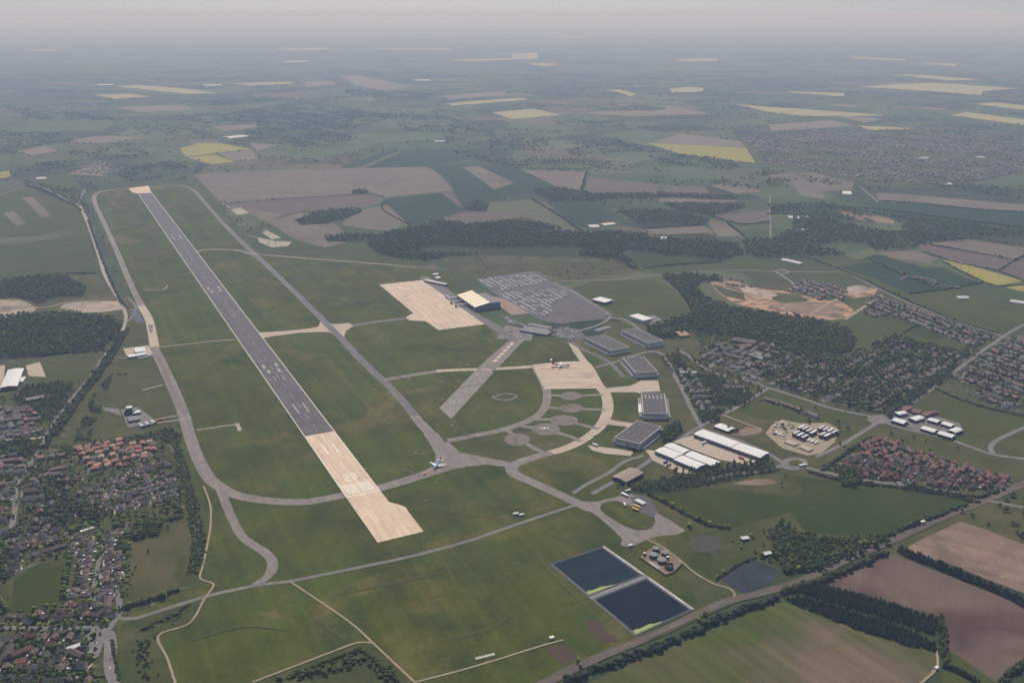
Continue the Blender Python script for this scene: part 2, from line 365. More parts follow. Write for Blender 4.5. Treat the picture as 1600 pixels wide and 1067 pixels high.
# ---------------------------------------------------------------- ground to the horizon
def ground():
    t=NT('patchwork_countryside')
    ps=t.rot(R(12))
    vo=t.n('ShaderNodeTexVoronoi',distance='MINKOWSKI'); vo.inputs['Exponent'].default_value=4; vo.inputs['Scale'].default_value=1/430; vo.inputs['Randomness'].default_value=.85
    t.l(ps,vo.inputs['Vector'])
    sp=t.n('ShaderNodeSeparateColor'); t.l(vo.outputs['Color'],sp.inputs[0])
    c=t.ramp(sp.outputs[0],[(0,(0.0475,0.0713,0.0264)),(.18,(0.0380,0.0554,0.0208)),(.30,(0.0673,0.0911,0.0347)),(.44,(0.0277,0.0396,0.0166)),(.56,(0.0832,0.0990,0.0416)),(.66,(0.1148,0.0950,0.0637)),(.72,(0.0554,0.0776,0.0291)),(.88,(0.0713,0.0792,0.0347)),(.96,(0.0950,0.1109,0.0485))],True)
    ve=t.n('ShaderNodeTexVoronoi',feature='DISTANCE_TO_EDGE'); ve.inputs['Scale'].default_value=1/430; ve.inputs['Randomness'].default_value=.85; t.l(ps,ve.inputs['Vector'])
    c=t.mix(t.mapr(t.noise(1500,4,.6),.54,.60),c,(.035,.048,.024))
    c=t.mix(1,c,t.grey(t.mapr(t.noise(90,5,.65),.3,.7,.82,1.18)),'MULTIPLY')
    M['ground']=t.done(c,.95,0,.1)
    n=96; Rr=95000
    rings=[0,400,1500,4000,9000,18000,32000,55000,Rr]; v=[(0,0,0)]; f=[]
    for r in rings[1:]:
        for i in range(n): v.append((r*math.cos(2*math.pi*i/n),r*math.sin(2*math.pi*i/n),0))
    for i in range(n): f.append((0,1+i,1+(i+1)%n))
    for k in range(len(rings)-2):
        a=1+k*n; b=a+n
        for i in range(n): f.append((a+i,b+i,b+(i+1)%n,a+(i+1)%n))
    me=bpy.data.meshes.new('ground'); me.from_pydata(v,[],f); me.materials.append(M['ground']); me.update()
    link('ground',me)['kind']='structure'
ground()
# ---------------------------------------------------------------- fields
for m,s in [
 # far, towards the horizon
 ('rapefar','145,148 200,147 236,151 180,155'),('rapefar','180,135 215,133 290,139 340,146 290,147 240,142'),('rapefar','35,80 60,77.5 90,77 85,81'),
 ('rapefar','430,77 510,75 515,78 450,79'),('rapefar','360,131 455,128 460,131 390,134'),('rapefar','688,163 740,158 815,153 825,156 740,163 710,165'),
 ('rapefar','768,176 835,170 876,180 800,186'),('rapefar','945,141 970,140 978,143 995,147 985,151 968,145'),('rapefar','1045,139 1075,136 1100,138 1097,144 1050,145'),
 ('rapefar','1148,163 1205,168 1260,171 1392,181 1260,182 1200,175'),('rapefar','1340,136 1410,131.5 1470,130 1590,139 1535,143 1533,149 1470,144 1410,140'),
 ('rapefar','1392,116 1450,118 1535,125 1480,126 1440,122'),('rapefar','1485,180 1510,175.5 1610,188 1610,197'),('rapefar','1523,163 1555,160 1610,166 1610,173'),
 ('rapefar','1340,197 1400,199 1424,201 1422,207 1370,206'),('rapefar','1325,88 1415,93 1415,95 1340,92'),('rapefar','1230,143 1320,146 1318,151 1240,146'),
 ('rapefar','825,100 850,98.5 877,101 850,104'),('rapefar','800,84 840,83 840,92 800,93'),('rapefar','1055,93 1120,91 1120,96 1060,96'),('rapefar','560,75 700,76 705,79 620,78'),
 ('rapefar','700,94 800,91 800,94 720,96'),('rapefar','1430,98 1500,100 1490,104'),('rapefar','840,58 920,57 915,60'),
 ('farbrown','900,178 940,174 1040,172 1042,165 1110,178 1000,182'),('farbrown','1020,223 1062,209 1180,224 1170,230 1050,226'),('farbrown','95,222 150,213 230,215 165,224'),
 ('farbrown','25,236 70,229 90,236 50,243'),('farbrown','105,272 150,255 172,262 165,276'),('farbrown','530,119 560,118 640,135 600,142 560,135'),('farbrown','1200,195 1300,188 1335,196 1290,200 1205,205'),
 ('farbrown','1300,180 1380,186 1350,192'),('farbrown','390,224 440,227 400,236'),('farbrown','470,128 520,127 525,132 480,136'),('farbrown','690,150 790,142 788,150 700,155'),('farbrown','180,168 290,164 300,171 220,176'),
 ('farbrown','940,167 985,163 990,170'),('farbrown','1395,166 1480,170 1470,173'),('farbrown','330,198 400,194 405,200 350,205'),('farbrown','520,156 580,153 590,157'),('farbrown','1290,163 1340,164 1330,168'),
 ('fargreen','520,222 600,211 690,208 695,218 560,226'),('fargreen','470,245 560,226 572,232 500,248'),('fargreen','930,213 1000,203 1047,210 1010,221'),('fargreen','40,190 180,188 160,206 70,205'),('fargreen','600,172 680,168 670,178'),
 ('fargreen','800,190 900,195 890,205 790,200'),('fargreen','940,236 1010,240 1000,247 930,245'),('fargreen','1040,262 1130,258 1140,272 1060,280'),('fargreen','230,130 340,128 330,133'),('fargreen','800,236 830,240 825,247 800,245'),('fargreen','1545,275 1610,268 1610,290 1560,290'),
 ('rape','281,232 310,224 340,223 392,233 330,241 288,245'),('rape','292,246 335,242 367,253 330,257'),('farbrown','341,241 394,234 402,250 366,252'),('rape','1010,224 1060,226 1165,231 1181,255 1120,249 1060,240'),
 ('rape','-10,270 14,267 17,276 -10,281'),
 # middle distance
 ('garden','-10,540 200,540 290,690 330,910 190,970 190,1100 -10,1100'),('rough','940,500 1080,520 1340,545 1560,520 1610,540 1610,870 1210,870 1000,800 960,700'),('pasture','1150,420 1320,400 1610,480 1610,560 1330,550'),
 ('crop','530,263 600,237 690,234 745,246 662,262'),('crop2','556,263 622,237 627,239 567,264'),
 ('brown','300,273 430,266 520,264 668,261 690,275 708,298 600,309 575,302 425,312 345,318'),('dbrown','350,320 425,313 575,303 597,319 556,326 478,329 440,336'),
 ('brown','340,318 352,320 440,336 418,347 380,330'),('brown','418,347 470,332 512,342 532,357 548,377 507,387 460,374'),('brown','532,352 562,329 606,321 641,350 600,361'),
 ('crop','598,311 690,302 726,330 672,346 641,353 612,326'),('dbrown','690,302 707,300 722,322 716,322'),('dbrown','672,348 726,331 800,332 815,340 740,352'),
 ('crop','672,262 730,257 800,266 834,300 745,317 722,318 712,300 700,280'),('brown','722,262 746,259 803,286 772,296 752,282'),('crop','764,260 800,256 872,294 836,298'),
 ('crop2','750,318 832,312 852,316 908,362 850,363 832,343 800,334 758,331'),('brown','815,266 917,268 910,297 875,294'),('dbrown','922,277 1034,289 1025,303 910,302'),
 ('crop','855,314 930,313 957,340 920,357 898,355'),('crop2','950,326 1015,327 1034,342 1000,348 980,342'),('brown','1030,309 1155,313 1137,318 1030,316'),
 ('dbrown','1112,339 1202,329 1202,347 1160,350'),('brown','1102,344 1137,349 1162,369 1122,370'),('brown','1007,358 1100,353 1116,364 1025,367'),('dbrown','1035,290 1100,291 1110,303 1040,305'),('brown','1110,290 1150,283 1190,300 1150,303'),
 ('lush','965,396 1022,391 1040,399 1082,396 1126,408 1007,419'),('pasture','1010,422 1128,411 1205,403 1205,422 1080,425 1025,428'),
 ('brown','1200,274 1270,269 1336,284 1332,297 1285,300 1288,312 1250,305 1240,290'),('brown','1370,302 1415,304 1520,313 1610,321 1610,331 1520,327 1425,317 1372,314'),
 ('crop','1345,317 1425,318 1610,333 1610,358 1475,341 1375,328'),('sand','1310,330 1360,333 1398,344 1397,350 1362,347 1335,342'),('pasture','1264,339 1285,336 1338,360 1267,360'),
 ('brown','1440,381 1507,374 1610,388 1592,407 1487,388'),('dbrown','1430,384 1448,383 1591,407 1560,425 1500,411 1470,404'),('dbrown','1586,408 1610,406 1610,441 1562,425'),
 ('brown','1370,393 1425,391 1467,404 1450,412 1395,403'),('rape','1469,408 1482,405 1598,439 1555,447 1515,430'),('rape','1570,449 1610,444 1610,456 1595,455'),
 ('crop','1312,418 1360,409 1471,453 1420,459 1370,437'),('crop','1342,406 1370,397 1396,405 1537,442 1484,452 1362,408'),('pasture','1467,477 1535,463 1610,480 1610,502 1570,518'),
 ('pasture','1317,504 1340,491 1428,512 1412,521 1347,515'),('lush','1420,522 1440,509 1483,522 1462,533'),('pasture','1500,520 1545,528 1530,540 1490,532'),
 ('pasture','-10,296 45,290 90,315 125,325 140,370 152,430 100,425 -10,442'),('brown','5,333 22,330 40,350 25,353'),('brown','35,309 50,307 82,338 66,341'),('crop2','-10,372 60,370 90,362 95,372 -10,385'),('pasture','60,277 110,272 135,300 118,318 80,300'),
 ('rough','180,465 245,465 250,550 185,550'),('rough','-10,440 152,428 190,470 195,500 -10,500'),('pit','-10,467 30,471 52,478 55,486 40,495 -10,499'),('pit','100,475 150,470 185,471 196,483 160,488 110,489 92,483'),
 ('pasture','140,300 300,270 345,318 400,390 460,376 505,388 575,383 590,397 700,410 600,425 400,410'),
 ('rough','690,400 830,398 960,400 985,425 890,440 840,425 745,437 700,425'),('pasture','893,450 930,440 1020,437 1050,450 1080,490 1040,500 1010,510 960,490'),
 ('pasture','50,572 140,560 128,600 55,610'),('garden','-10,560 60,560 50,600 140,600 112,640 70,690 -10,700'),
 ('rough','110,640 190,545 245,540 285,650 262,690 130,690'),
 ]: field('field' if m not in('pit','sand') else 'quarry_floor',s,m)
A=field('airfield_grass','140,301 200,291 300,288 332,312 402,396 590,412 700,424 760,500 800,525 900,528 960,556 1008,600 1004,700 965,760 1000,800 1100,830 1180,870 1222,890 1140,940 1000,1002 880,1060 840,1100 190,1100 180,1000 186,968 285,930 318,905 312,800 280,700 262,690 285,650 245,540 232,500 205,470 150,345','airgrass')
for n,m,s,sm in [
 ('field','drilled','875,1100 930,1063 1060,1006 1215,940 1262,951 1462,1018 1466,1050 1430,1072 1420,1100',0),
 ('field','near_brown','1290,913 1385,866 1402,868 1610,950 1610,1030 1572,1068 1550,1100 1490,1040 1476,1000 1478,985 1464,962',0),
 ('field','pasture','1476,1020 1490,1020 1560,1068 1560,1100 1470,1100',0),
 ('field','rough','1500,800 1610,760 1610,855 1540,828 1500,815',0),
 ('quarry_floor','sand','1406,860 1450,838 1500,815 1540,827 1610,855 1610,930 1570,916 1480,880',0),
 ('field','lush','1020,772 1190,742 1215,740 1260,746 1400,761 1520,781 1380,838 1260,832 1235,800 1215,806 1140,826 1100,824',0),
 ('field','rough','1080,760 1180,740 1240,748 1245,775 1150,765',1),
 ('field','sand','1145,756 1170,750 1200,748 1215,754 1185,758',1),
 ('field','pasture','1440,626 1472,610 1560,640 1610,648 1610,685 1560,690 1540,705 1480,682 1505,668 1400,642',0),
 ('field','rough','1370,672 1400,668 1480,688 1550,712 1610,720 1610,742 1540,735 1440,705 1390,688',0),
 ('field','pasture','1150,640 1210,614 1260,627 1300,640 1345,652 1310,660 1240,655 1190,655',0),
 ('field','pasture','1080,515 1140,520 1150,532 1110,538 1080,530',0),
 ('field','rough','1030,560 1060,545 1110,575 1170,590 1200,612 1110,655 1095,660 1065,600',0),
 ('field','lush','22,907 60,880 105,870 112,890 98,940 78,952 18,956',0),
 ('field','rough','208,850 250,815 300,800 310,860 300,905 250,930 190,955 195,900',0),
 ('field','pasture','-10,985 60,988 45,1040 20,1060 -10,1050',0),
 ('field','scrubland','262,690 285,700 318,800 330,905 300,925 270,900 300,820 278,740',0),
 ('field','scrubland','190,975 240,955 330,935 310,960 250,990 270,1060 280,1100 185,1100 178,1030',0),
 ('field','scrubland','395,1066 450,1046 510,1023 560,1006 585,1010 640,1066 640,1100 380,1100',0),
 ('field','scrubland','1085,830 1170,830 1220,870 1180,872 1140,900 1120,880',0),
 ('field','rough','1100,900 1140,905 1160,930 1100,955 1090,940 1060,890',0),
 ('field','heath','917,970 935,965 945,985 970,1000 955,1005 930,1000',1),('field','heath','850,1010 880,1008 905,1028 880,1040 860,1025',1),
 ('field','rough','705,690 780,680 800,660 900,690 850,705 800,716 740,714',0),
 ('field','rough','1140,455 1180,440 1350,440 1380,460 1320,500 1200,492',0),
 ('building_site_ground','redearth','1112,437 1150,440 1180,450 1230,455 1290,462 1320,475 1335,490 1300,500 1250,495 1200,486 1150,474 1120,455',1),
 ('building_site_ground','redearth','1312,457 1345,447 1372,452 1365,462 1332,466',0),
 ('field','rough','1112,445 1160,452 1165,470 1130,462',0),('field','rough','1205,462 1240,460 1262,470 1225,478',1),('field','pit','1150,446 1190,452 1215,462 1180,464',1),('field','sand','1225,475 1275,472 1315,482 1290,492 1240,490',1),('field','pit','1322,450 1345,446 1360,452 1338,460',1),
 ]: field(n,s,m,sm)
for s in ['100,695 250,688 275,700 290,760 290,800 215,812 130,790 60,800 20,830 -10,860 -10,700 60,700',
 '-10,850 60,820 200,820 210,850 195,930 190,960 160,985 150,1100 -10,1100 -10,985 18,956 78,952 98,940 112,890 60,880 22,907 -10,920',
 '1285,735 1360,682 1400,690 1440,705 1545,738 1580,742 1560,770 1480,770 1400,757 1330,750',
 '1055,545 1110,535 1200,530 1340,545 1400,520 1440,535 1500,545 1560,530 1500,590 1440,625 1390,650 1340,645 1250,622 1180,600',
 '1480,590 1560,535 1610,520 1610,645 1560,640 1472,608','1345,490 1360,460 1430,480 1500,507 1560,527 1530,545 1440,508',
 '1150,215 1300,206 1500,200 1610,215 1610,270 1500,290 1400,295 1330,285 1250,265 1190,255','180,428 200,425','1225,455 1260,435 1320,448 1325,470 1290,470']:
    if len(L(s))>2: field('garden_ground',s,'garden')
# ---------------------------------------------------------------- airfield pavements
def uv(u,v,ori,du,dv): return (ori[0]+du[0]*u+dv[0]*v,ori[1]+du[1]*u+dv[1]*v)
n0,n1=Vector(G(540,776.5)),Vector(G(593.75,766.5)); f0,f1=Vector(G(215.5,303)),Vector(G(237,302))
RA=(f0-n0).normalized(); RB=Vector((RA.y,-RA.x)); MID=(n0+n1)/2; HW=abs((n1-n0).dot(RB))/2; 
RLEN=((f0+f1)/2-MID).dot(RA)
def rw(u,v): q=MID+RA*u+RB*v; return (q.x,q.y)
c0=Vector(G(498.75,678.4)); UC=(c0-MID).dot(RA)
rz=1.22
far_c=(f0+f1)/2; offv=(far_c-MID).dot(RB)
def rwq(u,v): return rw(u,v+offv*u/RLEN)
runway=sheet('runway',[rwq(UC,-HW),rwq(UC,HW),rwq(RLEN,HW),rwq(RLEN,-HW)],'runway',rz)
pb=W(L('593.75,766.5 608,785 622,788.5 634,793 638,800 662,831 590,848.5 540,776.5'))
sheet('concrete_end',[rwq(UC,-HW)]+[rwq(0,-HW)]+[pb[6]]+[pb[5],pb[4],pb[3],pb[2],pb[1]]+[rwq(0,HW),rwq(UC,HW)],'concrete',rz+.0,runway)
sheet('concrete_end',W(L('215.5,303 207,301.5 200.5,295 232,290.5 237,302')),'concrete',rz,runway)
def mark(us,vs,name='marking',m='paint'):
    Z.mark+=1; sheet(name,[rwq(us[0],vs[0]),rwq(us[1],vs[0]),rwq(us[1],vs[1]),rwq(us[0],vs[1])],m,rz+.006+.003*(Z.mark%3),runway)
mark((0,RLEN),(-HW,-HW+1.5),'edge_line'); mark((0,RLEN),(HW-1.5,HW),'edge_line')
mark((-2.6,0),(-HW,HW),'threshold_bar')
for k in range(8):
    for s in (-1,1):
        a=s*(2.4+k*3.05); mark((7,46),(min(a,a+s*1.6),max(a,a+s*1.6)),'threshold_stripe')
def glyph(ch,u0,v0,hh,ww):
    st=4.2; segs={'2':[((0,st),(0,1)),((0,'m'),(0,'l')),(('m-','m+'),(0,1)),(('m','h'),('r',1)),(('h-','h'),(0,1))],
      '0':[((0,st),(0,1)),(('h-','h'),(0,1)),((0,'h'),(0,'l')),((0,'h'),('r',1))]}[ch]
    X={0:0,1:ww,'l':2.2,'r':ww-2.2}; Y={0:0,st:st,'m':hh/2,'m-':hh/2-st/2,'m+':hh/2+st/2,'h':hh,'h-':hh-st}
    for (ya,yb),(xa,xb) in segs: mark((u0+Y[ya],u0+Y[yb]),(v0+X[xa],v0+X[xb]),'number_stroke')
glyph('2',60,-11,30,8.5); glyph('0',60,2.5,30,8.5)
u=110
while u<RLEN-60: mark((u,u+36),(-.55,.55),'centre_dash','paint' if u<300 else 'oldpaint'); u+=68
for u,wd,ln in [(190,5,48),(420,7,60),(640,4,30)]:
    for s in (-1,1):
        a=s*9; mark((u,u+ln),(min(a,a+s*wd*.5),max(a,a+s*wd*.5)),'touchdown_mark','paint' if u<300 else 'oldpaint')
for u in (700,1500,2350):
    for s in (-1,1):
        a=s*9
        for q in (0,1): mark((u+q*40,u+26+q*40),(min(a,a+s*7)+s*q*3,max(a,a+s*7)+s*q*3),'touchdown_mark','oldpaint')
for k in range(26):
    u0=random.uniform(120,900); ln=random.uniform(30,120); v0=random.choice((-1,1))*abs(random.gauss(4.5,2.2)); w0=random.uniform(.5,1.1)
    if u0<UC<u0+ln: continue
    mark((u0,u0+ln),(v0,v0+w0),'rubber_streak','rubber' if u0>UC else 'rubbercon')
# taxiways
ribbon('taxiway','207,295.5 190,295.5 172,297.5 155,301 147,308 150,322 162,347 180,387 198,430 214,465 227,488 234,503 238,522 242,545 256,575 272,610 286,645 297,683 311,720 327,747 345,762 370,774 400,780 440,784 480,784 515,778 545,772',[20,20,18,18,18,21,23,24,24,24,24],'taxiold')
ribbon('taxiway','220,478 228,490 234,503 238,522 242,542',22,'beige'); ribbon('taxiway','247,556 262,592 279,640',9,'oldpad')
ribbon('taxiway','235,291.5 262,290 285,291 303,298 320,317 345,345 373,374 400,399 440,437 480,476 510,506 530,526 555,553 580,578 605,601 630,628 652,655',[18,18,18,20,20,20,20,20,20],'taxi')
ribbon('taxiway','648,650 655,659 675,681 688,701 693,715 686,729 670,739 640,749 610,758 585,765',[21,24,30,30,28,26,26],'taxiold')
pave('taxiway','684,694 700,690 708,697 718,707 745,712 770,717 797,722 800,731 760,726 730,729 705,734 680,742 690,722','taxiold')
ribbon('taxiway','304,394 320,391 340,390 370,391.5 400,399',19,'taxiold')
pave('taxiway','403,520 440,518 480,514 497,511 500,505 503,494 512,504 522,507 545,505 553,509 540,518 538,527 541,535 528,528 515,519 500,519 470,520 430,525 408,529','beige')
ribbon('taxiway','495,490 510,506 530,526 545,542',20,'taxi'); ribbon('taxiway','551,509 590,503 641,497',19,'taxi')
ribbon('taxiway','600,594 640,587 690,579.5',18,'taxiold'); ribbon('taxiway','682,580 720,578 765,577 836,573',18,'beige')
ribbon('taxiway','836,572 849,598 855,615 852,634 841,649 815,662 780,673 740,681 700,689',19,'taxiold')
ribbon('taxiway','893,536 905,555 920,575 934,600 946,616 950,635 945,655 930,674 905,691 880,702 858,708',[17,19,24,24,24,24,22,22],'beige')
ribbon('taxiway','862,707 830,716 808,724 799,732 806,742 835,755 870,771 897,784 925,797',[22,24,24,22,22,22],'taxiold')
pave('taxiway','925,801 897,791 900,783 930,784 965,776 985,772 1005,776 1026,802 1045,812 1071,829 1060,835 1030,838 1012,842 985,856 970,852 972,842 958,828 940,812','taxiold')
pave('grass','943,786 962,783 990,792 1013,799 1024,812 1018,825 1000,829 980,824 955,810 938,796','airgrass',True)
pave('yard','985,777 1010,773 1030,800 1018,808 994,799','darktar')
for s in ['852,617 890,619 942,617','850,636 885,639 945,640','835,655 880,657 920,667 936,670','815,666 852,672 890,682 908,690','792,672 812,687 840,703 850,708']: ribbon('taxiway',s,12,'taxiold')
def ell(cx,cy,rx,ry,n=28): return [(cx+rx*math.cos(2*math.pi*i/n),cy+ry*math.sin(2*math.pi*i/n)) for i in range(n)]
for c in [(892,619,17,6.5),(893,638,18,7),(881,657,22,8.5),(853,671,22,9.5),(808,687,20,10)]: pave('hardstand',ell(*c),'oldpad')
pave('grass',ell(808,645,1,1),'airgrass') if 0 else None
ribbon('path','768,621 790,615 808,619 790,626 768,621',5,'track' if 0 else 'taxiold')
pave('old_runway','747,575 772,581 705,655 686,638','oldcon')
pave('old_runway','747,574 800,528 822,529 774,579','taxiold')
pad=pave('parking_strip','790,508 835,516 830,533 806,531 775,530','road')
for x,y in [(773.7,564),(779,558.5),(784.2,553.4),(789,548),(794.2,542.6),(799,537.8),(803.8,532.8)]:
    pave('concrete_pad',[(x-4.5,y+1.6),(x-1,y-2),(x+4.5,y-1.6),(x+1,y+2)],'apron')
pave('apron','592.5,445 660,438 757,507 685,516 665,502 640,501 634,496 646,489.5','apron')
pave('service_road','655,433 668,432 700,452 720,470 745,490 800,520 812,536 800,535 757,507 660,438','taxi')
pave('apron','831,570 881,565.5 916,564.5 937,603 930,607 851,608.5','apron2')
pave('hangar_apron','944,607 985,603 1002,595 1028,595 1032,612 1000,613 965,613 950,614','beige')
pave('hangar_apron','945,655 985,661 1030,667 1038,672 985,668 940,662','beige')
pave('hangar_apron','918,696 960,701 990,706 985,713 945,709 925,704','beige')
ribbon('service_road','893,536 915,548 950,565 975,590',11,'taxi')
ribbon('service_road','895,771 920,755 950,740 975,722 1005,712',9,'road')
for s in ['246,543 300,537 345,532 368,531','222,610 248,603 255,602','228,660 262,652 277,650','240,662 280,656 300,652','308,672 350,666 372,663','225,453 255,454 262,447']: ribbon('path',s,5,'gravelroad',sm=False)
pave('path','366,660 374,662 378,673 372,674','gravelroad'); 
ribbon('perimeter_road','345,764 352,785 365,815 378,838 398,853 416,865 426,879 423,895 412,906 398,915',[18,16,15,15,17,17,14],'taxiold')
ribbon('perimeter_road','186,966 212,966 270,948 330,930 400,915 455,908 500,899 560,887 640,870 680,860 740,843 800,822 860,802 898,790',8,'road')
pave('grass','-1,-1 0,0','airgrass') if 0 else None
# apron / car park / roads
for x,y in [(571,733),(650,708),(661,709),(634,734),(643,738),(680,755),(665,782),(697,727),(706,665),(712,672),(690,596),(585,609),(730,571),(506,655),(430,783),(520,781),(862,694),(835,704),(640,592),(622,593)]: pave('marker_pad',[(x-4,y+.6),(x-1.2,y-1),(x+4,y-.6),(x+1.2,y+1)],'oldpad')
pave('sand_patch','1143,680 1168,667 1192,671 1188,678 1160,682','sand'); ribbon('track','1128,648 1160,660 1190,671',5,'track')
for q in ['360,328 376,325 389,333 372,337','402,371 430,377 456,378 450,385 425,387 405,379','425,375 410,364 416,360 440,372']: pave('hardstand',q,'gravelroad')
for q in ['345,318 360,326','352,334 385,336','370,352 398,351','385,368 404,372']: ribbon('path',q,6,'gravelroad')
for q in ['250,538 262,592 277,640 283,655','233,548 245,575 258,606 272,636']: pass
pave('fire_station_yard','192,545 232,540 240,556 200,560','yard')
pave('tower_yard','188,640 215,636 240,655 245,665 200,668','road'); pave('tower_yard','160,637 186,639 190,650 165,642','road')
pave('car_park','743,437 830,424 846,427 864,442 892,450 950,489 946,499 900,503 880,507 850,503 800,480','carpark')
pave('plaza','770,463 790,468 828,489 815,492 800,493 782,480','brick_pave')
pave('car_park','862,515 885,512 905,516 920,530 890,533 862,525','carpark')
pave('car_park','780,492 800,500 808,507 796,508','carpark')
for s in ['864,442 893,455 925,474 948,489 952,497 930,510 885,520 840,518 815,507 795,500','864,442 880,440 920,438.5 960,438 1000,432 1080,426 1150,423 1212,424 1250,425 1325,426','950,497 975,500 992,510 1015,528','1258,399 1300,417 1330,430 1380,455 1430,478 1500,505 1568,526 1610,543',
  '1215,426 1235,440 1260,458 1290,460','1610,502 1568,526 1520,560 1480,590 1440,620 1405,643 1378,656','1378,656 1340,680 1310,698 1275,714','1378,654 1330,645 1295,637 1250,622 1200,606','1380,660 1420,672 1480,686 1520,700 1555,711 1610,719','1552,710 1548,698 1562,686 1610,664',
  '1260,731 1300,741 1350,751 1420,759 1480,769 1540,782 1610,795','1225,727 1195,735 1140,742 1090,752','1222,723 1205,712 1160,691 1110,675 1090,667','1200,607 1160,632 1110,658 1085,672 1045,700 1015,720 985,740 950,758 925,772',
  '1025,549 1040,559 1055,589 1066,609 1083,645 1094,664','930,575 970,563 1000,553 1025,549','1062,548 1080,560 1105,578 1140,590','1103,577 1128,562 1150,548','1140,600 1170,588 1200,570 1225,560','1060,630 1200,600' if 0 else '1165,590 1185,600 1200,607']: ribbon('road',s,10,'road')
pave('roundabout','1222,720 1240,715 1258,718 1262,728 1245,735 1225,733','road',True); pave('grass',ell(1243,724.5,11,5),'airgrass')
pave('roundabout',ell(1222,425,12,3.5),'road'); pave('grass',ell(1222,425,7,2),'airgrass')
pave('junction','1360,650 1378,648 1398,645 1403,651 1388,661 1370,663 1355,657','road',True)
ribbon('road','1203,305 1203,340 1204,374',7,'road'); ribbon('road','1342,291 1358,304 1373,317',10,'road')
ribbon('road','125,322 140,355 155,400 165,432 183,463 196,490 194,510 180,535 165,555',[12,14,14,12,10,9,9],'gravelroad'); ribbon('road','165,555 140,590 110,627 85,662 65,695 45,727 26,760 23,800 11,848 -10,875',9,'road')
ribbon('road','118,325 90,305 50,290 0,305',9,'road') ; ribbon('road','118,325 125,312 133,296',9,'road')
ribbon('road','192,505 205,498 212,480 200,465',7,'road')
ribbon('road','165,556 200,560 240,555',7,'road')
ribbon('road','-10,688 40,686 70,684',9,'gravelroad')
ribbon('road','-10,981 65,982 130,982 160,984 170,992 173,1015 172,1040 182,1080 190,1110',[9,9,9,13,17,16,14,13],'road'); ribbon('road','166,988 180,970 187,955 184,932 172,921 140,921 104,923',9,'street')
pave('forecourt','128,985 165,985 160,1010 155,1025 145,1030 135,1000','road')
for s in ['146,922 152,890 161,842','160,845 148,846','182,745 176,752 184,768 187,780','232,702 238,712','130,715 140,735 135,742','66,985 58,1015 50,1040','40,833 25,840 5,862','38,850 90,838 108,830','-8,880 60,842','105,728 145,718','148,715 230,705','185,776 215,772 262,760','185,748 208,744']: ribbon('street',s,6.5,'street')
for s in ['330,797 328,830 318,880 313,904 334,913 320,935 296,974 248,993 262,1030 278,1080','330,797 326,780 318,760','455,910 500,940 550,975 585,1007 620,1040 650,1068','586,1006 560,1004 510,1022 450,1045 395,1066','648,1066 700,1053 760,1036 850,1008 880,1000','1010,843 1035,855 1062,875 1085,895 1115,912 1140,920 1148,930 1140,940','1455,1050 1465,1040 1462,1010','1430,1075 1450,1058 1465,1045','400,397 500,407 590,412 650,416 700,422']: ribbon('track',s,3.2,'track')
ribbon('track','396,397 480,404 580,412 650,419',7,'gravelroad')
ribbon('track','262,700 275,730 285,760 292,810 297,850 290,890 270,930',3.5,'rough')
for s in ['1320,500 1350,480 1378,461','1260,495 1290,478 1330,455','1130,450 1180,462 1230,478']: ribbon('track',s,10,'track')
ribbon('track','10,468 35,471 55,481 80,479 105,473 140,471',8,'track')
ribbon('track','55,482 45,494 10,498',8,'track')
for s in ['688,868 700,890 718,925','615,864 632,861 650,856','668,935 690,930 706,927','345,400 365,420 380,445','700,1000 760,985 800,960','520,930 600,915 690,895','480,960 540,1000','300,1000 380,980 450,985','830,855 870,905 930,960','640,775 700,800 790,812','330,650 372,663','560,540 600,570 640,600','700,610 760,600 820,600','720,680 780,690 790,700','450,560 500,600 560,680']: ribbon('worn_line',s,2.2,'worn')
# railway
def rail():
    pl=L('838,1074 870,1058 900,1043 960,1017 1040,985 1100,956 1140,939 1200,924 1260,905 1330,871 1400,842 1450,819 1500,798 1540,782 1610,752')
    r=ribbon('railway',' '.join(f'{a},{b}' for a,b in pl),15,'ballast')
    pts=smooth(W(pl),8)
    for off in (-4.6,-3.1,1.6,3.1):
        Lf,Rt=ribbon_w(pts,abs(off)*2); q=Lf if off<0 else Rt
        ribbon('rail_line',q,.7,'rail',1.3,r,False,True)
rail()
ribbon('track','1010,1003 1060,980 1100,962 1140,945',4,'rough')
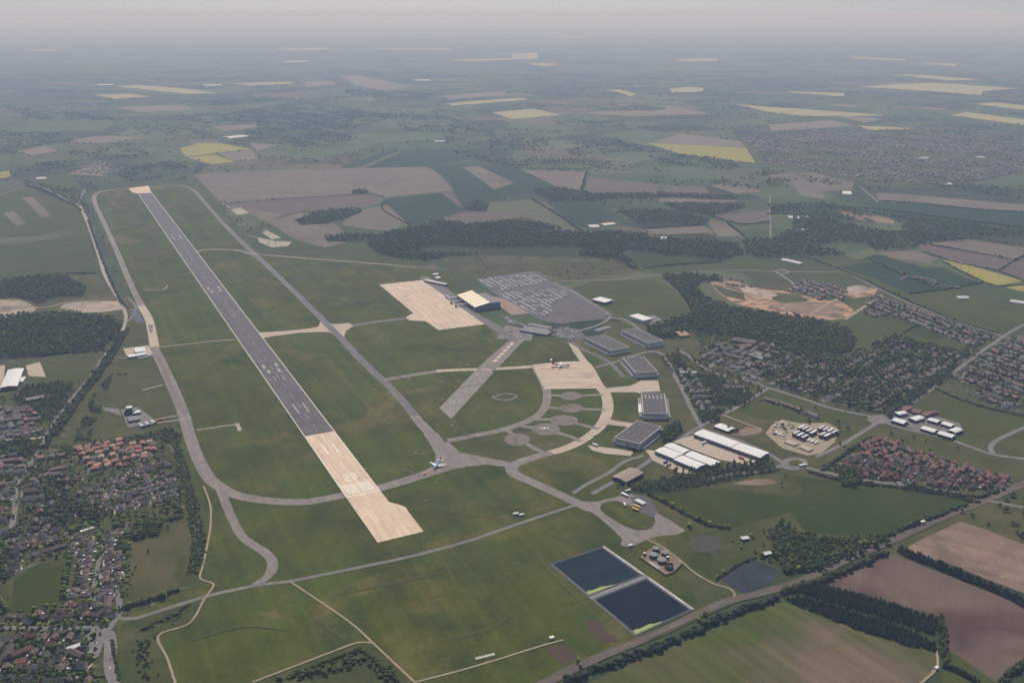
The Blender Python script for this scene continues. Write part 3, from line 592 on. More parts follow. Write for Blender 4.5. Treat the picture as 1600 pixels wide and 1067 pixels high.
# lagoons
def lagoon():
    A_,B_,C_,D_=[Vector(G(*p)) for p in L('858,881 944,853 1086,952 993,995')]
    def P(s,t): # s along A->B, t along A->D
        return (A_*(1-s)+B_*s)*(1-t)+(D_*(1-s)+C_*s)*t
    o=empty('reservoir',(A_.x,A_.y,0),0,'twin rectangular lagoon with grey lined banks beside the railway','reservoir')
    off=Vector((A_.x,A_.y))
    def l(p,z): return (p.x-off.x,p.y-off.y,z)
    def bank(s0,s1,t0,t1,m,b,ms=None):
        # raised rim of width b with sloping inner face
        w_=(B_-A_).length; h_=(D_-A_).length; q=b/w_; r=b/h_
        O=[P(s0,t0),P(s1,t0),P(s1,t1),P(s0,t1)]; I=[P(s0+q,t0+r),P(s1-q*2.4,t0+r),P(s1-q*2.4,t1-r),P(s0+q,t1-r)]
        J=[P(s0+q*2.0,t0+r*2.0),P(s1-q*3.4,t0+r*2.0),P(s1-q*3.4,t1-r*2.0),P(s0+q*2.0,t1-r*2.0)]
        for i in range(4):
            k=(i+1)%4; mm=ms[i] if ms else m
            b_=MB(); b_.poly([l(O[i],.7),l(O[k],.7),l(I[k],2.2),l(I[i],2.2)],mm); b_.poly([l(I[i],2.2),l(I[k],2.2),l(J[k],.8),l(J[i],.8)],'liner'); b_.build('bank',o)
        return J
    T=.485
    for (t0,t1,wm,al) in ((0,T,'water_green',1),(T+.035,1,'water_blue',2)):
        J=bank(0,1,t0,t1,'liner',2.2,['liner','riprap','liner','liner'])
        b_=MB(); b_.poly([l(p,.85) for p in J][::1],wm); b_.build('water',o)
        a,bb,c,d_=J[3],J[2],J[1],J[0]   # near-left corner is J[3]
        q=[a,a.lerp(bb,.30),a.lerp(bb,.47),a.lerp(bb,.50)+(d_-a)*.01,a.lerp(bb,.36)+(d_-a)*.035,a.lerp(bb,.28)+(d_-a)*.075,a.lerp(bb,.12)+(d_-a)*.065,a.lerp(bb,.05)+(d_-a)*.09,a+(d_-a)*.08]
        b_=MB(); b_.poly([l(p,.88) for p in q],'algae'); b_.build('algae_mat',o)
    b_=MB(); b_.poly([l(P(0,T),.9),l(P(1,T),.9),l(P(1,T+.035),.9),l(P(0,T+.035),.9)],'mgrey'); b_.build('dividing_wall',o)
lagoon()
field('pond','1121,901 1150,888 1182,875 1216,890 1213,902 1200,913 1162,928 1140,915','water_pond')
pave('round_pad',ell(1101,851,27,14),'fadedpad')
# ---------------------------------------------------------------- buildings
def rect(s,h):
    a,b,c,d=[Vector(q) for q in W(L(s),h)]
    ctr=(a+b+c+d)/4; u=((b-a)+(c-d))/2; v=((d-a)+(c-b))/2
    lu,lv=u.length,v.length; au=math.atan2(u.y,u.x); av=math.atan2(v.y,v.x)
    df=(av-au+math.pi)%(2*math.pi)-math.pi; sg=1 if df>0 else -1
    au+=(df-sg*math.pi/2)/2*(.6); 
    return ctr,lu,lv,au
def bld(name,label,cat,s,h,wall,roof,style='flat',rise=3,group=None,eave=.4,extras=None):
    ctr,lu,lv,au=rect(s,h)
    o=empty(name,(ctr.x,ctr.y,0),au,label,cat,group); X,Y=lu/2,lv/2
    b=MB(); b.box(-X,X,-Y,Y,0,h,wall)
    r=MB()
    if style=='flat':
        r.box(-X-eave,X+eave,-Y-eave,Y+eave,h+.01,h+.5,roof,roof,True)
    elif style in('gable','gablev'):
        if style=='gable':
            for sx in(-X,X): b.poly([(sx,-Y,h),(sx,Y,h),(sx,0,h+rise)][::1 if sx>0 else -1],wall)
            e=eave; t=.25
            P=[(-X-e,-Y-e,h-.1),(X+e,-Y-e,h-.1),(X+e,0,h+rise+.05),(-X-e,0,h+rise+.05),(X+e,Y+e,h-.1),(-X-e,Y+e,h-.1)]
        else:
            for sy in(-Y,Y): b.poly([(-X,sy,h),(X,sy,h),(0,sy,h+rise)][::-1 if sy>0 else 1],wall)
            e=eave
            P=[(-X-e,Y+e,h-.1),(-X-e,-Y-e,h-.1),(0,-Y-e,h+rise+.05),(0,Y+e,h+rise+.05),(X+e,-Y-e,h-.1),(X+e,Y+e,h-.1)]
        r.raw(P,[(0,1,2,3),(3,2,4,5)],roof)
        r.raw([(p[0],p[1],p[2]+.2) for p in P],[(0,1,2,3),(3,2,4,5)],roof)
    elif style in('arch','archv'):
        n=10; A=[]
        for i in range(n+1):
            t=math.pi*(.12+.76*i/n); A.append((-math.cos(t)/math.cos(.12*math.pi),(math.sin(t)-math.sin(.12*math.pi))/(1-math.sin(.12*math.pi))))
        if style=='arch': ring=lambda sx:[(sx,p*Y,h+q*rise) for p,q in A]; E=(-X-eave,X+eave)
        else: ring=lambda sy:[(-p*X,sy,h+q*rise) for p,q in A]; E=(-Y-eave,Y+eave)
        r0,r1=ring(E[0]),ring(E[1]); m=n+1
        r.raw(r0+r1,[(i,m+i,m+i+1,i+1) for i in range(n)],roof); b.poly(r0[::-1],wall); b.poly(r1,wall)
    b.build('wall',o); r.build('roof',o)
    if extras: extras(o,X,Y,h)
    return o
def hangar_ex(door_faces=(3,)):
    def f(o,X,Y,h):
        p=MB()   # stepped parapet round the roof
        for (x0,x1,y0,y1) in((-X-.8,X+.8,-Y-.8,-Y+1.2),(-X-.8,X+.8,Y-1.2,Y+.8),(-X-.8,-X+1.2,-Y+1.2,Y-1.2),(X-1.2,X+.8,-Y+1.2,Y-1.2)): p.box(x0,x1,y0,y1,h-1.6,h+1.3,'parapet','parapet',True)
        p.build('parapet',o)
        for i in range(8):
            vx,vy=-X*.6+(i%2)*X*1.2,-Y*.75+(i//2)*Y*.5
            q=MB(); q.box(vx-1.2,vx+1.2,vy-1.2,vy+1.2,h+.51,h+1.6,'steel','lgrey'); q.build('roof_vent',o)
        g=MB()
        for sx in(-1,1): 
            x=sx*(X+.25); g.box(min(x-.3,x+.05),max(x-.05,x+.3),-Y+6,Y-6,h*.58,h*.70,'glazing','glazing',True)
        g.build('window_band',o)
        for sy in(-1,1):
            g=MB(); y=sy*(Y+.25); n=6; wd=(2*X-8)/n
            for i in range(n):
                x0=-X+4+i*wd; g.box(x0+.15,x0+wd-.15,min(y-.3,y+.1+.25*(i%2)),max(y+.3,y-.1),.2,h*.56,'hangar_wall','parapet')
            g.build('door',o)
            g=MB(); g.box(-X+4,X-4,y-.2,y+.2,h*.62,h*.72,'glazing','glazing',True); g.build('window_band',o)
        for sx in(-1,1):
            a=MB(); a.box(min(sx*(X+.9),sx*(X+8)),max(sx*(X+.9),sx*(X+8)),-Y+5,Y-5,0,4.6,'hangar_wall','mgrey'); a.build('annexe',o)
            for j in range(9):
                y=-Y+10+j*(2*Y-20)/8; q=MB(); q.box(min(sx*(X+.3),sx*(X+2.2)),max(sx*(X+.3),sx*(X+2.2)),y-.7,y+.7,4.6,h-1.5,'hangar_wall','parapet'); q.build('buttress',o)
    return f
HG='grey aircraft hangars with dark flat roofs'
for lab,s in [('grey hangar with dark flat roof and long side annexe, nearest the car park','920,528.5 944.5,523 980,543 951,549'),
 ('dark roofed grey hangar against the wood, behind another hangar','976,516.5 994,512.5 1035,533 1009,537.5'),
 ('grey hangar with dark flat roof beside the red and white jet apron','973,559 1006,557.5 1026,580.5 993,583.5'),
 ('dark roofed hangar with a row of pale skylights and white lean-tos','1006,614.5 1041,616 1039.5,646 1001,646'),
 ('large dark roofed hangar standing slantwise at the concrete taxiway','991,656.5 1029,667 1003,694.5 965,685')]:
    o=bld('hangar',lab,'hangar',s,13,'hangar_wall','hangar_roof','flat',0,HG,.2,hangar_ex())
    if 'skylights' in lab:
        ctr,lu,lv,au=rect(s,13)
        for j in range(5):
            for k in (0,1):
                q=MB(); x=-lu/2+lu*(j+.9)/5.8; y=lv/2-16-k*0+(-14 if k else -2)*1; q.box(x-1.6,x+1.6,y-3,y+3,13.5,14.4,'lgrey'); q.build('skylight',o)
        for y0,y1 in((-lv*.30,lv*.12),):
            q=MB(); q.box(-lu/2-8.5,-lu/2-.9,y0,y1,4.7,5.6,'white_roof'); q.build('lean_to_roof',o)
def doors_ex(n,wall='glazing',side=-1):
    def f(o,X,Y,h):
        for k in range(n):
            q=MB(); x=-X+(k+.5)*2*X/n; y=side*(Y+.12); q.box(x-1.9,x+1.9,y-.12,y+.12,.1,h*.72,wall,wall,True); q.build('loading_door',o)
    return f
bld('shed','tan roofed open sided shed with a shallow ridge beside poplars','shed','956.5,744 978,753 1006,738 984,730.5',8,'dark_clad','tan_roof','gablev',2.2,None,.8,doors_ex(5,'glazing',1))
WG='white roofed warehouses by the poplars'
def wex(o,X,Y,h):
    for sy in(-1,1):
        n=max(3,int(X/6))
        for k in range(n):
            q=MB(); x=-X+(k+.5)*2*X/n; y=sy*(Y+.12); q.box(x-1.8,x+1.8,y-.12,y+.12,.1,4.2,'glazing','glazing',True); q.build('loading_door',o)
for lab,s in [('long white roofed warehouse, the longest, farthest up the service road','1085,678 1142.5,699 1155,691.5 1099,670'),
 ('white roofed warehouse continuing the longest one towards the roundabout','1144,699.5 1187.5,715 1202,707 1157.5,692'),
 ('short white roofed warehouse at the yard end of the near block','1024,704 1052.5,716.5 1066,709 1037.5,698'),
 ('short white roofed warehouse in the back row of the near block','1038.5,696.5 1066.5,708.5 1079,703.5 1049,691.5'),
 ('white roofed warehouse in the front row of the near block beside poplars','1053,718 1089,732 1100,725.5 1067.5,710.5'),
 ('longer white roofed warehouse in the back row of the near block','1070.5,710 1112.5,728.5 1125,720.5 1082,705')]:
    bld('warehouse',lab,'warehouse',s,8.5,'blue_clad','white_roof','gable',1.6,WG,.5,wex)
for s in ['1052,690 1085,680 1187,716.5 1172,727 1125,719 1082,703','1008,703 1024,705 1056,721 1092,736 1098,742 1060,739 1020,720']: pave('yard',s,'yard')
bld('workshop','low white roofed workshop set apart above the longest warehouse','workshop','1116,666 1138,674 1147.5,669 1126,660.5',5,'dark_clad','white_roof','gable',1.2)
# business units by the junction
UG='white roofed business units off the junction'
for lab,s,st in [('rounded white roofed unit nearest the big junction','1399,645 1406,649.5 1416,645 1408,640.5','archv'),('long low white roofed unit along the access road by the junction','1395,656.5 1412.5,663 1417,658 1400,652','gable'),
 ('broad rounded white unit in the middle of the business units','1422.5,653.5 1432.5,659 1442.5,652 1432,648','archv'),('white roofed unit facing the brick blocks','1450,656 1465,660.5 1469,656.5 1454,652','gable'),
 ('white roofed unit at the back beside the car parking','1472,662 1486,667 1491,663 1476,658','gable'),('long white roofed unit in the front row, nearer the junction','1439,669 1460,676 1464,671.5 1444,665','gable'),
 ('long white roofed unit in the front row, farther from the junction','1465.5,677 1487.5,684.5 1492.5,679.5 1470,673','gable'),('rounded white roofed unit at the field end','1483,672 1495,678 1502,670.5 1491,667','archv')]:
    bld('business_unit',lab,'unit',s,6.5,'dark_clad','white_roof',st,1.8,UG,.3,doors_ex(3))
pave('yard','1388,650 1410,640 1445,645 1500,662 1505,675 1485,688 1440,676 1390,660','street')
BG='brick blocks behind the business units'
for lab,s in [('red brown tiled block behind the rounded white unit','1411,640 1420,643 1424,636 1417,632'),('red brown tiled block in the middle behind the white units','1424,643 1438,646 1440,641 1427,638'),('red brown tiled block slanting beside the rough field','1443,648 1450,651 1462,643 1456,640')]:
    bld('brick_block',lab,'building',s,6,'wall_brick','r_red','gable',2.5,BG)
# containers / timber yard
pave('yard','1196,678 1206,664 1222,656 1250,662 1292,661 1312,672 1304,692 1284,708 1262,713 1222,701','track')
CG='stacked container rows with shade-dark sides in the sandy yard'
for i,(x,y) in enumerate([(1252,672),(1258,674),(1264,677),(1270,680),(1283,673),(1290,675),(1297,677),(1303,680),(1244,681),(1250,684),(1257,687),(1285,683),(1292,685)]):
    g=G(x,y); o=empty('container_stack',(g[0],g[1],1.0),ang_px((1252,672),(1262,667)),'container stack, sides coloured dark as shade, top coloured pale as sunlit, in the sandy yard','container stack',CG)
    b=MB(); 
    for k in range(3): b.box(-11,11,-3,3,k*2.65+.02,k*2.65+2.6,'dark_clad','lgrey' if i%3 else 'white_roof')  # shaded sides and sunlit tops are put into the face colours
    b.build('container',o)
for lab,s in [('pale flat roofed shed at the yard edge, nearer the bare end','1226,690 1241,696 1247,692 1232,686.5'),('pale flat roofed shed at the yard edge, nearer the trees','1248,698 1264,704.5 1269,701 1254,694.5')]:
    bld('yard_shed',lab,'shed',s,4,'hangar_wall','yard','flat',0,'pale sheds of the sandy yard')
for i,(x,y) in enumerate([(1264,689),(1269,691),(1275,693)]):
    g=G(x,y); o=empty('portable_cabin',(g[0],g[1],1.0),ang_px((1252,672),(1262,667)),'small white roofed cabin in a row of three in the sandy yard','cabin','white cabins in the sandy yard'); b=MB(); b.box(-7,7,-2,2,0,3,'wall_render'); b.build('wall',o); b=MB(); b.box(-7.2,7.2,-2.2,2.2,3.01,3.3,'white_roof','white_roof',True); b.build('roof',o)
for lab,x,y,c in [('yellow excavator working at the back of the sandy yard',1221,664,'yellow'),('white site lorry at the back of the sandy yard',1211,667,'white'),('pale lorry standing among stacks in the sandy yard',1237,669,'lgrey')]:
    g=G(x,y); o=empty('site_vehicle',(g[0],g[1],1.0),.4,lab,'vehicle'); b=MB(); b.box(-5,5,-1.5,1.5,.8,1.8,c,c,True); b.box(-4.5,2,-1.4,1.4,1.81,3.2,c); b.build('body',o); b=MB(); b.box(2.6,4.8,-1.4,1.4,1.81,3.6,c,'glazing'); b.build('cab',o)
for i in range(46):
    x=random.uniform(1203,1246); y=random.uniform(660,692)
    if not inpoly(x,y,L('1200,677 1208,665 1222,657 1246,664 1240,676 1228,688 1215,688')): continue
    g=G(x,y); o=empty('material_stack',(g[0],g[1],1.0),random.uniform(0,3),'low stack of building material in the busy end of the sandy yard','material stack','building material stacked in the sandy yard'); b=MB(); m=random.choice(['white','lgrey','wall_render','yellow','mgrey','dark_clad'])
    a_=random.uniform(1.5,5); c_=random.uniform(1,2.2); hh=random.uniform(1,2.8); b.box(-a_,a_,-c_,c_,0,hh,m); b.box(-a_*.7,a_*.2,-c_*.8,c_*.8,hh+.01,hh+.8,m); b.build('pile',o)
for i in range(24):
    x=random.uniform(1030,1170); y=random.uniform(684,738)
    if not(inpoly(x,y,L('1060,690 1085,682 1172,717 1165,724 1125,717 1085,702')) or inpoly(x,y,L('1012,705 1024,707 1092,738 1060,737 1022,719'))): continue
    g=G(x,y); o=empty('lorry_trailer',(g[0],g[1],1.1),ang_px((1085,690),(1150,715))+random.choice((0,1.57)),'lorry trailer parked in the pale yard between white warehouses','trailer','trailers in the warehouse yard'); b=MB(); m=random.choice(['white','white','lgrey','carblue','redp','mgrey']); b.box(-6,6,-1.3,1.3,1.1,3.9,m,m,True); b.build('box',o)
    b=MB(); b.box(-5.5,-3,-1.1,1.1,0,1.09,'black'); b.box(3,4.5,-1.1,1.1,0,1.09,'black'); b.build('bogie',o)
# terminal
def term():
    a,d=Vector(G(714,461,13)),Vector(G(742.3,480.3,13)); y=(a-d); Lg=y.length; y.normalize(); x=Vector((y.y,-y.x)); Wd=46
    c=(a+d)/2; o=empty('terminal_building',(c.x,c.y,0),math.atan2(x.y,x.x),'airport terminal with a rising roof of six cream bays and blue grey walls','terminal'); Y=Lg/2; h0,h1=13,22
    q=MB(); q.raw([(0,-Y,0),(Wd,-Y,0),(Wd,Y,0),(0,Y,0),(0,-Y,h0),(Wd,-Y,h1),(Wd,Y,h1),(0,Y,h0)],[(0,1,5,4),(1,2,6,5),(2,3,7,6),(3,0,4,7)],'blue_clad'); q.build('wall',o)
    q=MB(); q.raw([(-1.5,-Y-1,h0+.1),(Wd+1,-Y-1,h1+.3),(Wd+1,Y+1,h1+.3),(-1.5,Y+1,h0+.1)],[(0,1,2,3)],'cream_rib'); q.build('roof',o)
    n=6
    for k in range(n):
        q=MB(); y0=-Y+k*2*Y/n; y1=y0+2*Y/n; m=8; A=[]
        for i in range(m+1): t=i/m; A.append((y0+1.2+(y1-y0-4.4)*t,.3+.9*math.sin(math.pi*t)))
        r0=[(-1.2,p,h0+z) for p,z in A]; r1=[(Wd+.8,p,h1+.4+z) for p,z in A]
        q.raw(r0+r1,[(i,m+1+i,m+2+i,i+1) for i in range(m)],'cream_roof'); q.poly(r0[::-1],'cream_rib'); q.poly(r1,'cream_rib'); q.build('roof_bay',o)
    q=MB(); q.box(Wd+1.2,Wd+36,-Y*.95,Y*.55,0,19,'blue_clad','mgrey'); q.build('side_hall',o)
    q=MB(); q.box(Wd+36.2,Wd+46,-Y*.6,Y*.3,0,5,'glazing','lgrey'); q.build('canopy',o)
    q=MB(); q.box(-.3,-.05,-Y+4,Y-4,2,8,'glazing','glazing',True); q.build('window_band',o)
    for yy,l,dy in((Y-2,26,30),(Y*.45,36,0),(-Y*.1,36,0)):
        q=MB(); q.box(-l,-.4,yy-1.8,yy+1.8,4.5,8,'lgrey','white_roof',True)
        if dy: q.box(-l,-l+3.6,yy+1.81,yy+dy,4.5,8,'lgrey','white_roof',True)
        q.build('boarding_bridge',o)
        q=MB(); q.cyl(-l+1.8,yy+dy-(2 if dy else 0),3.2,0,8.4,'blue_clad',12,'lgrey'); q.build('bridge_head',o)
term()
bld('pier_building','long low grey pier building at the far corner of the apron','building','672,436 675,435 689.5,445 686.6,447',6,'blue_clad','lgrey','flat')
for lab,s in [('small white roofed store, farther of two behind the apron corner','676.5,428 684,427 685,428.5 677,429.5'),('small white roofed store, nearer of two behind the apron corner','680.5,433 687,432 688,434 681,435')]: bld('store',lab,'store',s,4,'wall_render','white_roof','flat')
bld('showroom','white flat roofed pavilion standing alone on the grass past the car park','pavilion','931,467 940,463.5 952.5,469 942,474',8,'dark_clad','white_roof','flat',0,None,1.5)
bld('hotel','white stepped office block with car parking at the edge of the wood','office','987.5,493 1000,489.5 1014,498 1003,502',10,'wall_render','white_roof','flat',0,None,.6)
pave('car_park','1003,496 1020,493 1035,500 1020,508 1008,506','street')
OG='low grey flat roofed blocks by the short stay car park'
for lab,s in [('largest grey flat roofed block with a kerbed roof by the old runway','812,516 826,508 862,517 856,523.5'),('narrow grey flat roofed block behind the largest one','824,507 829,504.5 862,511 858,514'),('small grey block at the car park end of the flat roofed blocks','856,513 862,512 865,517 860,519')]:
    bld('office_block',lab,'building',s,5,'blue_clad','mgrey','flat',0,OG,.8)
bld('long_shed','low grey shed with a tan end below the hotel roundabout','shed','932,515.5 948,508.5 951,511 935,518.5',4,'hangar_wall','mgrey','flat')
bld('pitched_house','salmon tiled officers house by the wood','house','1055,518 1068,516 1074,523 1060,526',6,'wall_brick','r_pink','gable',4)
# military camp blocks
DG='dark red barrack blocks with tile roofs'
for i,(lab,s) in enumerate([('dark red barrack block nearest the salmon house','1115,537 1129,534.5 1133,538 1118,541'),('dark red barrack block in the middle of the front row','1127,544 1141,540 1145,544 1131,548'),('dark red barrack block in the front row nearest the camp road','1140,549 1156,545 1160,549 1144,552.5'),('long dark barrack block in the back row','1145,525 1178,533 1182,538 1148,531'),('red topped barrack block joining the back row','1152,540 1170,536 1174,540 1158,544')]):
    bld('barrack_block',lab,'barracks',s,6.5,'wall_brick','r_dark' if i!=4 else 'r_red','gable',2.6,DG)
bld('mess_hall','grey flat roofed courtyard block in the camp','building','1166,554 1187,549 1202,557 1192,561.5',6,'wall_brick','mgrey','flat')
bld('depot','long blue grey roofed depot beside trees in the camp','depot','1062,580 1087,579.5 1088,583 1063,583.5',5,'blue_clad','lgrey','gable',1.5)
bld('camp_shed','long dark blue shed beside a tan verge in the camp','shed','1128,602 1163,601 1165,605.5 1129,607',5,'blue_clad','r_dark','gable',1.5)
pave('verge','1128,608 1170,610 1180,613 1130,613','gravelroad')
# west side
bld('factory_shed','large white roofed factory shed at the left edge','factory','9,578.5 34,575.5 30,603 5,604.5',9,'dark_clad','white_roof','gablev',2,None,.6,doors_ex(4))
pave('yard','-5,572 8,571 5,608 -10,608','yard'); pave('yard','40,572 62,566 65,572 72,590 45,588','yard')
bld('annexe_shed','small white lean-to store beside the factory','store','31,589.5 38,589 38,596 31,596',5,'wall_render','white_roof','flat')
bld('school','long grey flat roofed school block among trees','school','40,622 77,615.5 78,619 42,626',5,'wall_brick','mgrey','flat')
bld('fire_station','white roofed fire station, the squarer of two','fire station','210,544 226,542 227.5,548.5 211,550.5',7,'wall_render','white_roof','gable',1.5,None,.4,doors_ex(4,'glazing',1))
bld('vehicle_shed','long white roofed vehicle shed beside the fire station','shed','200,555 227,550 228,553 201,558.5',5,'dark_clad','white_roof','gable',1.2,None,.4,doors_ex(7,'glazing',1))
bld('control_block','dark grey flat roofed block at the foot of the control tower','building','200,652 217,649 218,655 201,658.5',5,'dark_clad','mgrey','flat')
bld('equipment_hut','white roofed hut beside the control tower','hut','207,643 218,640.5 219,644 208,646',5,'dark_clad','white_roof','flat')
def tower():
    g=G(203,646); o=empty('control_tower',(g[0],g[1],0),.3,'old control tower with a dark block and a white round topped cabin','control tower')
    b=MB(); b.box(-11,11,-8,8,0,8,'dark_clad','mgrey'); b.box(-9,6,-6,6,8.01,11,'dark_clad','mgrey'); b.build('block',o)
    b=MB(); b.cyl(0,0,5.2,11,14.5,'glazing',8); b.build('cabin',o)
    b=MB(); b.cyl(0,0,7,14.5,15.6,'white_roof',16); b.build('roof',o)
tower()
for i,(x,y) in enumerate([(221,667),(230,664.5),(239,662)]):
    g=G(x,y); lab=['grey arched hut nearest the parked cars, first of three','grey arched hut in the middle of three','grey arched hut nearest the orange machine, last of three'][i]
    o=empty('arched_hut',(g[0],g[1],1.0),ang_px((221,667),(239,662)),lab,'hut','arched grey huts below the control tower'); b=MB(); n=10
    A=[(5.6*math.cos(math.pi*k/n),5.2*math.sin(math.pi*k/n)) for k in range(n+1)]
    r0=[(p,-9,z) for p,z in A]; r1=[(p,9,z) for p,z in A]; b.raw(r0+r1,[(k,k+1,n+2+k,n+1+k) for k in range(n)],'steel'); b.build('roof',o)
    b=MB(); b.poly([(p,-8.9,z*.98) for p,z in A],'dark_clad'); b.poly([(p,8.9,z*.98) for p,z in A][::-1],'dark_clad'); b.build('end_wall',o)
def firerig():
    g=G(192,586); o=empty('training_rig',(g[0],g[1],0),.3,'rusty mock aircraft rig for fire training on scorched ground','training rig')
    b=MB(); b.cyl(0,0,9,.05,.3,'heath',20); b.build('pan',o)
    b=MB(); rr=[[(x,1.8*math.cos(t)*q,3+1.8*math.sin(t)*q) for t in [2*math.pi*k/10 for k in range(10)]] for x,q in((-12,.5),(-9,1),(8,1),(12,.4))]; b.loft(rr,'rail'); b.build('fuselage',o)
    b=MB(); b.box(-2,2,-10,10,2.6,3,'rail','rail',True); b.build('wing',o)
    b=MB(); b.box(-12,-9,-.2,.2,4,8,'rail'); b.build('tail_fin',o)
firerig()
def solar():
    g=W(L('203,485.5 213,483 224,502.5 213,507')); c=(Vector(g[0])+Vector(g[2]))/2
    o=empty('panel_array',(c.x,c.y,0),ang_px((203,485.5),(213,507)),'blue grey field of low panels beside the perimeter track','panel array')
    ln=(Vector(g[3])-Vector(g[0])).length; wd=(Vector(g[1])-Vector(g[0])).length
    for k in range(9):
        b=MB(); y=-wd/2+0*k; x=-ln/2+(k+.5)*ln/9; b.raw([(x-ln/22,-wd/2,.6),(x+ln/22,-wd/2,2),(x+ln/22,wd/2,2),(x-ln/22,wd/2,.6)],[(0,1,2,3)],'solar'); b.raw([(x+ln/22,-wd/2,0),(x+ln/22,wd/2,0),(x+ln/22,wd/2,1.98),(x+ln/22,-wd/2,1.98)],[(0,1,2,3)],'steel'); b.build('panel',o)
solar()
# sewage works
def works():
    pave('works_ground','1000,871 1015,858 1030,856 1048,863 1067,881 1052,896 1040,900','sand')
    g=[Vector(q) for q in W(L('999,872 1040,900 1052,896 1067,881'))]
    for i in range(3):
        a,b_=g[i],g[i+1]; dd=b_-a; o=empty('dark_screen',(a.x,a.y,0),math.atan2(dd.y,dd.x),['dark perimeter screen facing the lagoons','dark perimeter screen at the near corner of the tanks','dark perimeter screen at the track end of the tanks'][i],'screen','dark screens round the tank works')
        q=MB(); q.box(0,dd.length,-.3,.3,0,3,'dark_clad'); q.build('panel',o)
    for i,(x,y,r,m,lab) in enumerate([(1021,871,7,'tank','green grey tank on the lagoon side with a sloped lid'),(1034,879,7.5,'tank','pale topped round tank in the middle of the works'),(1045,888,6.8,'tank','open topped dark tank nearest the railway'),(1025,861,6,'tank','green grey tank farthest from the railway'),(1039,868,6,'mgrey','grey tank behind the middle one')]):
        g=G(x,y); o=empty('storage_tank',(g[0],g[1],1.0),0,lab,'tank','round tanks of the works'); q=MB(); op='open' in lab
        q.cyl(0,0,r,0,5.5,'dark_clad',20,None,None,not op); 
        if op: q.cyl(0,0,r-.4,3.2,3.3,'black',20); 
        q.build('shell',o)
        q=MB()
        if op: q.cyl(0,0,r+.25,5.2,5.6,m,20,None,None,False); q.build('rim',o)
        else: q.cyl(0,0,r+.2,5.51,6.4,m,20,m,r*.15); q.build('lid',o)
    for i,(x,y,lab) in enumerate([(1043,874,'slim grey silo with pipework beside the tanks'),(1007,868,'white topped kiosk at the corner of the tank works')]):
        g=G(x,y); o=empty('plant_kiosk',(g[0],g[1],1.0),.3,lab,'plant'); q=MB(); q.box(-2,2,-2,2,0,4.5,'dark_clad','white_roof' if i else 'steel'); q.build('body',o)
    g=G(1022,884); o=empty('pipe_rack',(g[0],g[1],1.0),ang_px((1012,877),(1030,888)),'low pipe rack with pale valves along the works screen','pipe rack')
    for k in range(4): q=MB(); q.box(-12,12,-3+k*1.6,-2.5+k*1.6,.4,.9,'white','white',True); q.build('pipe',o)
works()
